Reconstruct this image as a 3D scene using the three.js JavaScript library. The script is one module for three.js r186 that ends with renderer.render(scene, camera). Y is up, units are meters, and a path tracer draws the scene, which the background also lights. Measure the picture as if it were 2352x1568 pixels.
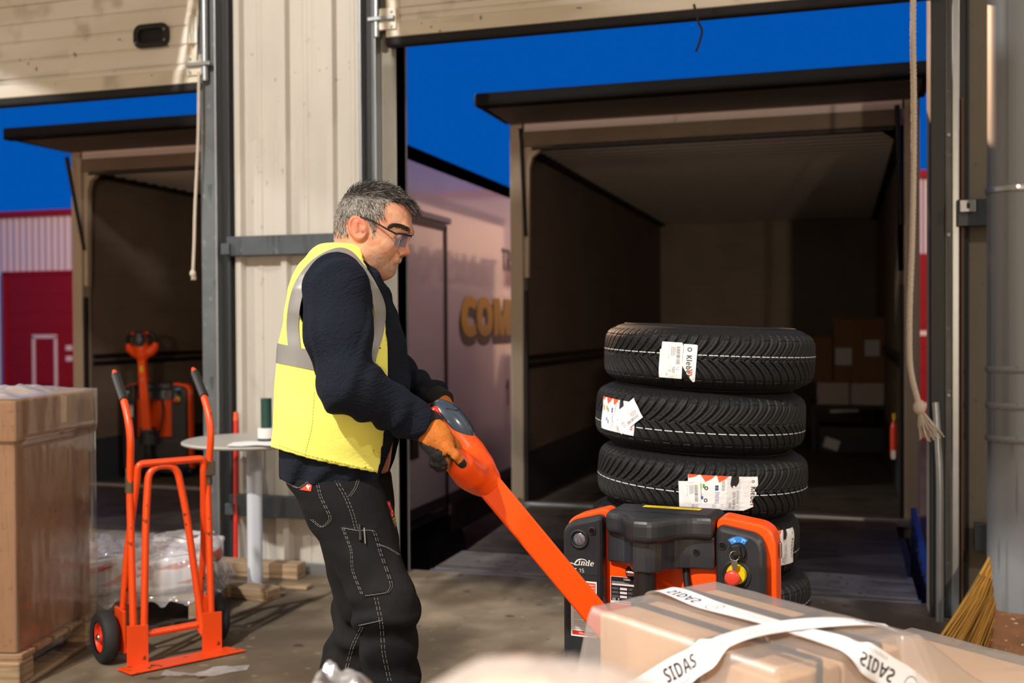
import * as THREE from 'three';
import { mergeGeometries, mergeVertices, toCreasedNormals } from 'three/addons/utils/BufferGeometryUtils.js';
import { RoundedBoxGeometry } from 'three/addons/geometries/RoundedBoxGeometry.js';
import { FontLoader } from 'three/addons/loaders/FontLoader.js';
import { TextGeometry } from 'three/addons/geometries/TextGeometry.js';

// ---------- camera, sky, lamps, exposure ----------
const scene = new THREE.Scene();
const FPX = 2450, EYE = new THREE.Vector3(0, 1.25, 0), DEG = Math.PI / 180;
const camera = new THREE.PerspectiveCamera(2 * Math.atan(784 / FPX) / DEG, 1.5, 0.05, 300);
camera.filmGauge = 36;
camera.rotation.order = 'YXZ';
camera.rotation.set(-0.79 * DEG, 17.1 * DEG, -0.32 * DEG);
camera.position.copy(EYE);
camera.focus = 2.62;
camera.userData.fStop = 3.0;
camera.updateMatrixWorld(true);
scene.background = new THREE.Color(0.0005, 0.082, 0.40);
const renderer = new THREE.WebGLRenderer({ antialias: true });
renderer.toneMapping = THREE.LinearToneMapping;
renderer.toneMappingExposure = 1.0;
renderer.shadowMap.enabled = true;
// three high-bay lamps of the hall (built below with a point light each), a yard lamp, a low work lamp
const HALL_LAMPS = [
  { at: [-2.5, 6.6, 2.9], power: 265, size: 0.10, label: 'round high-bay lamp hanging behind the camera over the pallets' },
  { at: [-11, 5.5, -0.6], power: 150, size: 0.14, label: 'round high-bay lamp hanging far left along the dock wall' },
  { at: [7.2, 5.6, -0.6], power: 60, size: 0.14, label: 'round high-bay lamp hanging far right along the dock wall' },
];
const WORK_LAMP = { at: [1.8, 1.95, 7.5], power: 80 };                                   // low flood lamp standing behind the camera
const YARD_LAMP = { at: [-9.5, 8, -15.5], power: 900 };
const LAMP_COLOR = new THREE.Color(1.0, 0.955, 0.90);

// ---------- helpers ----------
const V = (x, y, z) => new THREE.Vector3(x, y, z);
function ray(px, py) { return V((px - 1176) / FPX, -(py - 784) / FPX, -1).transformDirection(camera.matrixWorld); }
const FWD = V(0, 0, -1).transformDirection(camera.matrixWorld);
function at(px, py, depth) { const r = ray(px, py); return EYE.clone().addScaledVector(r, depth / r.dot(FWD)); }
function onY(px, py, y = 0) { const r = ray(px, py); return EYE.clone().addScaledVector(r, (y - EYE.y) / r.y); }
function onZ(px, py, z) { const r = ray(px, py); return EYE.clone().addScaledVector(r, z / r.z); }
function rng(seed) { let s = seed >>> 0; return () => { s = (s + 0x6d2b79f5) | 0; let t = Math.imul(s ^ (s >>> 15), 1 | s); t = (t + Math.imul(t ^ (t >>> 7), 61 | t)) ^ t; return ((t ^ (t >>> 14)) >>> 0) / 4294967296; }; }
const clamp = THREE.MathUtils.clamp, lerp = THREE.MathUtils.lerp, smooth = THREE.MathUtils.smoothstep;
const usedNames = {};
function numbered(n) { const k = usedNames[n] = (usedNames[n] ?? -1) + 1; return k ? `${n}_${String(k).padStart(3, '0')}` : n; }
function tag(o, label, category, group) { o.userData.label = label; o.userData.category = category; if (group) o.userData.group = group; return o; }
function thing(name, label, category, pos = [0, 0, 0], turn = 0, group) {
  const o = new THREE.Group(); o.name = numbered(name); o.position.set(...pos); o.rotation.y = turn; scene.add(o);
  return tag(o, label, category, group);
}
function structure(name, label) { const o = new THREE.Group(); o.name = name; o.userData.kind = 'structure'; if (label) o.userData.label = label; scene.add(o); return o; }
function mesh(name, geo, mat, parent) {
  const m = new THREE.Mesh(geo, mat); m.name = name; m.castShadow = m.receiveShadow = true;
  (parent || scene).add(m); if (!parent) m.name = numbered(name);
  return m;
}
function copyOf(o, label, pos, turn) { const c = o.clone(); c.name = numbered(o.name.replace(/_\d{3}$/, '')); c.userData = { ...o.userData, label }; if (pos) c.position.set(...pos); if (turn !== undefined) c.rotation.y = turn; scene.add(c); return c; }
// geometry
const clean = (g) => { let q = g.index ? g.toNonIndexed() : g; for (const k of Object.keys(q.attributes)) if (!['position', 'normal', 'uv'].includes(k)) q.deleteAttribute(k); q.clearGroups?.(); return q; };
const merge = (list) => mergeGeometries(list.map(clean));
function box(w, h, d, x = 0, y = 0, z = 0) { const g = new THREE.BoxGeometry(w, h, d); g.translate(x, y, z); return g; }
function rbox(w, h, d, r, x = 0, y = 0, z = 0, seg = 2) { const g = new RoundedBoxGeometry(w, h, d, seg, Math.min(r, w / 2.01, h / 2.01, d / 2.01)); g.translate(x, y, z); return g; }
function cylBetween(a, b, r0, r1 = r0, seg = 16) {
  const d = b.clone().sub(a), g = new THREE.CylinderGeometry(r1, r0, d.length(), seg); g.translate(0, d.length() / 2, 0);
  g.applyQuaternion(new THREE.Quaternion().setFromUnitVectors(V(0, 1, 0), d.normalize())); g.translate(a.x, a.y, a.z); return g;
}
function tube(pts, r, seg = 64, rs = 10, closed = false, tension = 0.5) { return new THREE.TubeGeometry(new THREE.CatmullRomCurve3(pts, closed, 'catmullrom', tension), seg, r, rs, closed); }
// a bent pipe: straight runs with rounded corners
function pipe(pts, r, bend = 0.05, rs = 10) {
  const path = new THREE.CurvePath();
  let prev = pts[0].clone();
  for (let i = 1; i < pts.length; i++) {
    const p = pts[i];
    if (i === pts.length - 1) { path.add(new THREE.LineCurve3(prev, p)); break; }
    const a = p.clone().sub(pts[i - 1]), b = pts[i + 1].clone().sub(p), k = Math.min(bend, a.length() * .48, b.length() * .48);
    const s = p.clone().addScaledVector(a.normalize(), -k), e = p.clone().addScaledVector(b.normalize(), k);
    path.add(new THREE.LineCurve3(prev, s)); path.add(new THREE.QuadraticBezierCurve3(s, p, e)); prev = e;
  }
  // sample evenly and sweep with one tube
  const poly = []; for (const c of path.curves) { const n = c.isLineCurve3 ? 1 : 7; for (let j = 0; j < n; j++) poly.push(c.getPoint(j / n)); } poly.push(pts[pts.length - 1].clone());
  const gs = []; return sweep(poly, r, rs);
}
// sweep a circle along a polyline with a turning frame
function sweep(poly, r, rs = 10, rad) {
  const pos = [], nor = [], uv = [], idx = []; let n = V(0, 0, 1), len = 0;
  for (let i = 0; i < poly.length; i++) {
    const t = poly[Math.min(i + 1, poly.length - 1)].clone().sub(poly[Math.max(i - 1, 0)]).normalize();
    n.addScaledVector(t, -n.dot(t)); if (n.lengthSq() < 1e-6) n.set(1, 0, 0).addScaledVector(t, -t.x); n.normalize();
    const b = t.clone().cross(n); if (i) len += poly[i].distanceTo(poly[i - 1]);
    for (let j = 0; j <= rs; j++) { const a = j / rs * Math.PI * 2, c = Math.cos(a), s = Math.sin(a), q = n.clone().multiplyScalar(c).addScaledVector(b, s), R = rad ? rad(i / (poly.length - 1), a) : r;
      pos.push(poly[i].x + q.x * R, poly[i].y + q.y * R, poly[i].z + q.z * R); nor.push(q.x, q.y, q.z); uv.push(j / rs * 2 * Math.PI * r, len); }
    if (i) for (let j = 0; j < rs; j++) { const p = (i - 1) * (rs + 1) + j, k = p + rs + 1; idx.push(p, p + 1, k, k, p + 1, k + 1); }
  }
  for (const e of [0, poly.length - 1]) { const c = pos.length / 3, o = e * (rs + 1), t = e ? poly[e].clone().sub(poly[e - 1]).normalize() : poly[0].clone().sub(poly[1]).normalize();
    pos.push(poly[e].x, poly[e].y, poly[e].z); nor.push(t.x, t.y, t.z); uv.push(0, 0);
    for (let j = 0; j <= rs; j++) { pos.push(pos[(o + j) * 3], pos[(o + j) * 3 + 1], pos[(o + j) * 3 + 2]); nor.push(t.x, t.y, t.z); uv.push(0, 0); }
    for (let j = 0; j < rs; j++) e ? idx.push(c, c + 1 + j, c + 2 + j) : idx.push(c, c + 2 + j, c + 1 + j); }
  const g = new THREE.BufferGeometry(); g.setAttribute('position', new THREE.Float32BufferAttribute(pos, 3)); g.setAttribute('normal', new THREE.Float32BufferAttribute(nor, 3)); g.setAttribute('uv', new THREE.Float32BufferAttribute(uv, 2)); g.setIndex(idx); return g;
}
// grid surface from a function (u, v in 0..1) -> Vector3
function surf(nu, nv, f, uvf) {
  const pos = [], uv = [], idx = [];
  for (let j = 0; j <= nv; j++) for (let i = 0; i <= nu; i++) { const u = i / nu, v = j / nv, p = f(u, v); pos.push(p.x, p.y, p.z); const q = uvf ? uvf(u, v) : [u, v]; uv.push(q[0], q[1]); }
  for (let j = 0; j < nv; j++) for (let i = 0; i < nu; i++) { const a = j * (nu + 1) + i, b = a + nu + 1; idx.push(a, a + 1, b, b, a + 1, b + 1); }
  const g = new THREE.BufferGeometry(); g.setAttribute('position', new THREE.Float32BufferAttribute(pos, 3)); g.setAttribute('uv', new THREE.Float32BufferAttribute(uv, 2)); g.setIndex(idx); g.computeVertexNormals(); return g;
}
function extrude(pts, depth, bevel = 0, seg = 2, holes) {
  const s = new THREE.Shape(pts.map((p) => new THREE.Vector2(p[0], p[1]))); for (const h of holes || []) s.holes.push(new THREE.Path(h.map((p) => new THREE.Vector2(p[0], p[1]))));
  const g = new THREE.ExtrudeGeometry(s, { depth: Math.max(depth - 2 * bevel, 1e-4), bevelEnabled: bevel > 0, bevelThickness: bevel, bevelSize: bevel, bevelOffset: -bevel, bevelSegments: seg, curveSegments: 12 });
  g.translate(0, 0, bevel); return g;
}
// box-projected uv in metres
function uvm(g0, k = 1, turn = false) {
  const g = g0.index ? g0.toNonIndexed() : g0.clone(), p = g.attributes.position, n = g.attributes.normal, uv = new Float32Array(p.count * 2);
  for (let i = 0; i < p.count; i++) { const f = i - i % 3, ax = Math.abs(n.getX(f) + n.getX(f + 1) + n.getX(f + 2)), ay = Math.abs(n.getY(f) + n.getY(f + 1) + n.getY(f + 2)), az = Math.abs(n.getZ(f) + n.getZ(f + 1) + n.getZ(f + 2));
    let a, b; if (ay >= ax && ay >= az) { a = p.getX(i); b = p.getZ(i); } else if (ax >= az) { a = p.getZ(i); b = p.getY(i); } else { a = p.getX(i); b = p.getY(i); }
    uv[i * 2] = (turn ? b : a) * k; uv[i * 2 + 1] = (turn ? a : b) * k; }
  g.setAttribute('uv', new THREE.BufferAttribute(uv, 2)); return g;
}
function xf(g, { p = [0, 0, 0], r = [0, 0, 0], s = [1, 1, 1] }) { g.applyMatrix4(new THREE.Matrix4().compose(V(...p), new THREE.Quaternion().setFromEuler(new THREE.Euler(...r)), V(...s))); return g; }
// noise
const PERM = (() => { const r = rng(7), p = [...Array(256).keys()]; for (let i = 255; i; i--) { const j = Math.floor(r() * (i + 1)); [p[i], p[j]] = [p[j], p[i]]; } return p; })();
const hash3 = (x, y, z) => PERM[(PERM[(PERM[x & 255] + y) & 255] + z) & 255] / 255;
function vnoise(x, y, z = 0) {
  const xi = Math.floor(x), yi = Math.floor(y), zi = Math.floor(z), f = (t) => t * t * (3 - 2 * t), u = f(x - xi), v = f(y - yi), w = f(z - zi), h = (a, b, c) => hash3(xi + a, yi + b, zi + c);
  return lerp(lerp(lerp(h(0, 0, 0), h(1, 0, 0), u), lerp(h(0, 1, 0), h(1, 1, 0), u), v), lerp(lerp(h(0, 0, 1), h(1, 0, 1), u), lerp(h(0, 1, 1), h(1, 1, 1), u), v), w);
}
function fbm(x, y, z = 0, o = 4) { let s = 0, a = 0.5, t = 0; for (let i = 0; i < o; i++) { s += a * vnoise(x, y, z); t += a; a *= .5; x = x * 2.03 + 11; y = y * 2.03 + 5; z = z * 2.03 + 3; } return s / t; }
// tileable value noise on a texture
function tnoise(x, y, per) { const xi = Math.floor(x), yi = Math.floor(y), f = (t) => t * t * (3 - 2 * t), u = f(x - xi), v = f(y - yi), h = (a, b) => hash3(((xi + a) % per + per) % per, ((yi + b) % per + per) % per, per); return lerp(lerp(h(0, 0), h(1, 0), u), lerp(h(0, 1), h(1, 1), u), v); }
function tfbm(u, v, per, o = 4, sx = 1) { let s = 0, a = .5, t = 0; for (let i = 0; i < o; i++) { s += a * tnoise(u * per * sx, v * per, per * Math.max(1, sx)); t += a; a *= .55; per *= 2; } return s / t; }
function dataTex(n, f, { srgb = true, rep = 1, m = n } = {}) {
  const d = new Uint8Array(n * m * 4); for (let y = 0; y < m; y++) for (let x = 0; x < n; x++) { const c = f(x / n, y / m), i = (y * n + x) * 4; d[i] = clamp(c[0], 0, 1) * 255; d[i + 1] = clamp(c[1], 0, 1) * 255; d[i + 2] = clamp(c[2], 0, 1) * 255; d[i + 3] = 255; }
  const t = new THREE.DataTexture(d, n, m); t.wrapS = t.wrapT = THREE.RepeatWrapping; t.magFilter = THREE.LinearFilter; t.minFilter = THREE.LinearMipmapLinearFilter; if (srgb) t.colorSpace = THREE.SRGBColorSpace; t.repeat.set(rep, rep); t.needsUpdate = true; return t;
}
function canvasTex(w, h, draw) { const c = document.createElement('canvas'); c.width = w; c.height = h; const x = c.getContext('2d'); draw(x, w, h); const t = new THREE.CanvasTexture(c); t.colorSpace = THREE.SRGBColorSpace; t.anisotropy = 8; return t; }
const rgb = (h) => [(h >> 16 & 255) / 255, (h >> 8 & 255) / 255, (h & 255) / 255];
const mixc = (a, b, t) => [lerp(a[0], b[0], t), lerp(a[1], b[1], t), lerp(a[2], b[2], t)];
const std = (o) => new THREE.MeshStandardMaterial(o), phys = (o) => new THREE.MeshPhysicalMaterial(o);

// ---------- materials ----------
const bumpFine = dataTex(512, (u, v) => { const n = tfbm(u, v, 32, 4); return [n, n, n]; }, { srgb: false });
const bumpCoarse = dataTex(512, (u, v) => { const n = tfbm(u, v, 6, 5); return [n, n, n]; }, { srgb: false });
const texConcrete = dataTex(1024, (u, v) => {
  const a = tfbm(u, v, 4, 6), b = tfbm(u + .37, v + .11, 24, 4), c = tfbm(u * 1, v * 1 + .5, 5, 3, 3), d = tfbm(u + .7, v + .2, 64, 2);
  let k = mixc(rgb(0x625a4e), rgb(0xaea596), smooth(a * .55 + b * .25 + c * .2, .32, .68));
  k = mixc(k, rgb(0x4d463c), smooth(c, .54, .72) * .85);
  k = mixc(k, rgb(0x594a33), smooth(tfbm(u + .3, v + .9, 7, 4), .58, .75) * .45);
  k = mixc(k, rgb(0x2f2b26), smooth(d, .80, .9) * .6);
  return mixc(k, rgb(0xc2bbb0), smooth(tfbm(u + .6, v + .6, 90, 2), .82, .9) * .4);
});
const mConcrete = std({ map: texConcrete, color: 0xe6dac8, roughness: .88, bumpMap: bumpFine, bumpScale: .0015 });
const texCream = dataTex(1024, (u, v) => {
  const s = tfbm(u, v, 6, 4), st = tnoise(u * 90, v * 3, 90) * .5 + tnoise(u * 36, v * 2, 36) * .5, d = tfbm(u + .3, v, 40, 3);
  let k = mixc(rgb(0xaba59b), rgb(0xb8b2a8), s); k = mixc(k, rgb(0x9a9287), smooth(st * .6 + s * .4, .56, .85) * .3); k = mixc(k, rgb(0x6a6258), smooth(d, .80, .9) * .5); return k;
});
const mCream = std({ map: texCream, roughness: .55, bumpMap: bumpFine, bumpScale: .0004 });
const texDoor = dataTex(1024, (u, v) => {
  const s = tfbm(u, v, 5, 5), st = tnoise(u * 6, v * 60, 60) * .5 + tnoise(u * 4, v * 24, 24) * .5, d = tfbm(u + .3, v + .2, 36, 3), sm = tfbm(u + .8, v + .1, 7, 4);
  let k = mixc(rgb(0xdcd6cc), rgb(0xe8e3da), s); k = mixc(k, rgb(0xa9a296), smooth(st, .6, .85) * .2); k = mixc(k, rgb(0x8a8378), smooth(sm, .64, .8) * .4); k = mixc(k, rgb(0x4a443b), smooth(d, .82, .9) * .6); return k;
});
const mDoor = std({ map: texDoor, roughness: .5, bumpMap: bumpFine, bumpScale: .0004 });
const texSteel = dataTex(512, (u, v) => { const s = tfbm(u, v, 8, 5), st = tnoise(u * 64, v * 4, 64), d = tfbm(u + .4, v + .1, 30, 3); let k = mixc(rgb(0x4c5053), rgb(0x686c6e), s); k = mixc(k, rgb(0x2e2f30), smooth(st, .6, .9) * .45); return mixc(k, rgb(0x8b8c8a), smooth(d, .76, .84) * .5); });
const mSteel = std({ map: texSteel, roughness: .5, metalness: .25 });
const mSteelDark = std({ color: 0x26282a, roughness: .55, metalness: .2, bumpMap: bumpCoarse, bumpScale: .001 });
const mGalv = std({ color: 0x9b9fa2, roughness: .38, metalness: .75, bumpMap: bumpFine, bumpScale: .0003 });
const mGirt = std({ map: texSteel, color: 0xb9c0c8, roughness: .55, metalness: .15 });
const mRubber = std({ color: 0x16151a, roughness: .8 });
const mBlack = std({ color: 0x0f0f10, roughness: .6 });
const texCard = dataTex(1024, (u, v) => { const s = tfbm(u, v, 5, 5), f = tnoise(u * 200, v * 12, 200), c = tfbm(u + .5, v + .4, 60, 2); let k = mixc(rgb(0xa9835c), rgb(0xbf9a72), s); k = mixc(k, rgb(0x8e6c49), smooth(f, .55, .95) * .25); return mixc(k, rgb(0x7a5a3c), smooth(c, .74, .85) * .4); });
const mCard = std({ map: texCard, color: 0xb8aca0, roughness: .82, bumpMap: bumpFine, bumpScale: .0004 });
const texCardPale = dataTex(512, (u, v) => { const s = tfbm(u, v, 5, 5), f = tnoise(u * 120, v * 8, 120); let k = mixc(rgb(0xc79f77), rgb(0xd6b18a), s); return mixc(k, rgb(0xb48a61), smooth(f, .5, .95) * .25); });
const mCardPale = std({ map: texCardPale, color: 0xffffff, roughness: .8, bumpMap: bumpFine, bumpScale: .0004 });
const texWood = dataTex(512, (u, v) => { const g = tnoise(u * 3 + tfbm(u, v, 4, 3) * .6, v * 70, 70), s = tfbm(u, v, 6, 4), f = tnoise(u * 8, v * 160, 160); let k = mixc(rgb(0x8c765c), rgb(0xa99278), s); k = mixc(k, rgb(0x6c4f30), smooth(g, .5, .9) * .55); return mixc(k, rgb(0x54402a), smooth(f, .7, .95) * .4); });
const mWood = std({ map: texWood, roughness: .85, bumpMap: bumpFine, bumpScale: .001 });
const ORANGE = 0xe23a08;
const texOrange = dataTex(512, (u, v) => { const s = tfbm(u, v, 6, 4), d = tfbm(u + .2, v + .6, 26, 3); let k = mixc(rgb(0xda4312), rgb(0xe64c14), s); k = mixc(k, rgb(0x3d2a20), smooth(d, .72, .8) * .85); return k; });
const mDolly = std({ map: texOrange, roughness: .34, bumpMap: bumpFine, bumpScale: .0002 });
const mLinde = phys({ color: 0xfa5206, roughness: .42, specularIntensity: .6, clearcoat: .2, clearcoatRoughness: .25, bumpMap: bumpFine, bumpScale: .00015 });
const mLindeDark = phys({ color: 0x24262b, roughness: .4, bumpMap: bumpFine, bumpScale: .00025 });
const mLindeBlue = phys({ color: 0x33404d, roughness: .22, clearcoat: .5, clearcoatRoughness: .2 });
const mChrome = std({ color: 0xc9ccd0, roughness: .16, metalness: 1 });
const mWhite = std({ color: 0xd8d8d6, roughness: .5 });
const mGreyPaint = std({ map: texSteel, color: 0xffffff, roughness: .5 });
const FILM = { color: 0xffffff, roughness: .22, transmission: .86, thickness: 0, ior: 1.45, side: THREE.DoubleSide };
const mFilm = phys({ ...FILM, bumpMap: bumpCoarse, bumpScale: .004 });
const mFilmMilky = phys({ ...FILM, color: 0xece8e4, transmission: .72, roughness: .35, bumpMap: bumpCoarse, bumpScale: .004 });
const mPaper = std({ color: 0xe9e9ea, roughness: .6, side: THREE.DoubleSide });
const font = await new FontLoader().loadAsync('fonts/droid/droid_sans_bold.typeface.json');

// ---------- the hall ----------
const WZ = -4.9;                                           // inner face of the dock wall
{
  const fl = structure('floor', 'stained grey concrete hall floor');
  const slab = uvm(box(27, .3, 17.3, -1.5, -.15, -5.1 + 8.65), .22); mesh('slab', slab, mConcrete, fl);
  const ce = structure('ceiling'); mesh('roof_deck', uvm(box(27, .2, 18, -1.5, 8.1, 3.5), .3), std({ color: 0xaaa79f, roughness: .8 }), ce);
  const hallPaint = std({ map: texCream, roughness: .7 });
  for (const [n, g] of [['wall_left', box(.2, 8.2, 17.3, -15.1, 4, 3.6)], ['wall_right', box(.2, 8.2, 17.3, 12.1, 4, 3.6)], ['wall_front', box(27.2, 8.2, .2, -1.5, 4, 12.3)]]) { const w = structure(n); mesh('panel', uvm(g, .4), hallPaint, w); }
}
// trapezoid cladding sheet between x0 and x1, ribs every 0.265 m
function claddingSheet(x0, x1, y0, y1, z, first) {
  const prof = []; let x = x0; const P = (a, d) => { if (a >= x0 - 1e-6 && a <= x1 + 1e-6) prof.push([a, d]); };
  prof.push([x0, 0]);
  for (let r = first; r < x1 + .1; r += .265) { P(r - .028, 0); P(r - .016, .032); P(r + .016, .032); P(r + .028, 0); P(r + .10, 0); P(r + .106, .004); P(r + .124, .004); P(r + .13, 0); }
  prof.push([x1, 0]); prof.sort((a, b) => a[0] - b[0]);
  const pos = [], idx = [], uv = [];
  for (let i = 0; i + 1 < prof.length; i++) { const [a, d] = prof[i], [b, e] = prof[i + 1], o = pos.length / 3;
    pos.push(a, y0, z + d, b, y0, z + e, b, y1, z + e, a, y1, z + d); uv.push(a * .9, y0 * .45, b * .9, y0 * .45, b * .9, y1 * .45, a * .9, y1 * .45); idx.push(o, o + 1, o + 2, o, o + 2, o + 3); }
  const g = new THREE.BufferGeometry(); g.setAttribute('position', new THREE.Float32BufferAttribute(pos, 3)); g.setAttribute('uv', new THREE.Float32BufferAttribute(uv, 2)); g.setIndex(idx); const q = g.toNonIndexed(); q.computeVertexNormals(); return q;
}
const LO = [-5.75, -3.177], RO = [-2.11, .367], HEAD = 3.3;       // the two dock openings
{
  const w = structure('wall_back', 'cream corrugated dock wall with two door openings');
  const back = std({ color: 0x8d877b, roughness: .8 });
  // backing boards with thickness
  for (const [a, b, y0, y1] of [[-15, LO[0], 0, 8], [LO[1], RO[0], 0, 8], [RO[1], 12, 0, 8], [LO[0], LO[1], HEAD, 8], [RO[0], RO[1], HEAD, 8]]) mesh('wall_board', box(b - a, y1 - y0, .14, (a + b) / 2, (y0 + y1) / 2, WZ - .09), back, w);
  mesh('cladding_sheet', claddingSheet(-3.03, -2.27, 0, 8, WZ - .01, -2.985), mCream, w);
  mesh('cladding_sheet', claddingSheet(.60, 5, 0, 8, WZ - .01, .93), mCream, w);
  mesh('cladding_sheet', claddingSheet(-15, -5.9, 0, 8, WZ - .01, -14.9), mCream, w);
  // base flashing
  mesh('base_flashing', box(.74, .05, .03, -2.65, .025, WZ + .02), mGalv, w);
  // pits below the docks so that the slab ends in a wall
  const pit = std({ color: 0x2a2724, roughness: .95 });
  mesh('foundation', box(27, 1.1, .3, -1.5, -.85, -4.95), pit, w);
}
// horizontal girts (cold-formed rails) on the wall
{
  let n = 0;
  const girt = (x0, x1, y0, y1, cap) => { const g = structure('trim_' + (++n)); mesh('rail', uvm(rbox(x1 - x0, y1 - y0, .05, .004, (x0 + x1) / 2, (y0 + y1) / 2, WZ + .05), 1), mGirt, g);
    if (cap) mesh('end_bracket', rbox(.05, .06, .075, .006, cap, y0 + .035, WZ + .055), mGirt, g); return g; };
  girt(-3.02, -2.28, 1.622, 1.722, -3.02); girt(-3.02, -2.28, .283, .392, -3.01);
  const g3 = girt(.47, 5, 1.66, 1.772); 
  mesh('clip_plate', rbox(.062, .052, .02, .004, .508, 1.742, WZ + .085), mGalv, g3); mesh('slot', box(.012, .022, .004, .51, 1.742, WZ + .096), mBlack, g3);
  girt(.54, 5, .30, .415);
}
// steel jambs and posts of the two openings
function jamb(name, label, parts) { const g = structure(name, label); for (const [n, x0, x1, z0, z1, m, y1 = 3.6] of parts) mesh(n, uvm(rbox(x1 - x0, y1, z1 - z0, .005, (x0 + x1) / 2, y1 / 2, (z0 + z1) / 2), 1), m, g); return g; }
{
  const j1 = jamb('trim_10', 'dented grey steel door post right of the left opening', [['post', -3.185, -3.085, -5.06, WZ + .05, mSteel], ['channel', -3.085, -3.03, -5.0, WZ + .0, mSteelDark], ['lip', -3.092, -3.082, -5.0, WZ + .065, mGalv], ['edge', -3.04, -3.02, -5, WZ + .04, mSteelDark]]);
  const j2 = jamb('trim_11', 'dark steel jamb left of the right opening', [['edge_strip', -2.283, -2.268, WZ - .01, WZ + .05, mGalv], ['channel', -2.268, -2.22, WZ - .08, WZ - .01, mSteelDark], ['track_web', -2.222, -2.205, WZ - .09, WZ + .03, mSteel], ['track_lip', -2.198, -2.188, WZ - .05, WZ + .05, mGalv], ['post', -2.186, -2.11, WZ - .14, WZ - .02, mSteelDark]]);
  const j3 = jamb('trim_12', 'grey steel track and jamb right of the right opening', [['post', .367, .425, -5.04, WZ + .04, mSteelDark], ['track_web', .425, .455, WZ - .05, WZ + .03, mSteel], ['track_lip', .452, .482, WZ - .02, WZ + .045, mGalv], ['channel', .482, .52, WZ - .06, WZ + .02, mSteelDark], ['inner_board', .52, .60, WZ - .06, WZ, std({ map: texCream, color: 0xb9b2a5, roughness: .6 })]]);
  for (const y of [2.05, 1.63, .95]) mesh('bolt', xf(new THREE.CylinderGeometry(.007, .007, .012, 10), { p: [.44, y, WZ + .034], r: [Math.PI / 2, 0, 0] }), mGalv, j3);
  // lower track guard, bent outwards
  mesh('track_guard', pipe([V(.40, 0, WZ + .09), V(.40, .62, WZ + .09), V(.385, .92, WZ + .06)], .016, .1, 8), mGalv, j3);
  mesh('rust_edge', box(.006, 2.2, .02, .492, 1.1, WZ + .04), std({ color: 0x6a4630, roughness: .9 }), j3);
}
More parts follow.
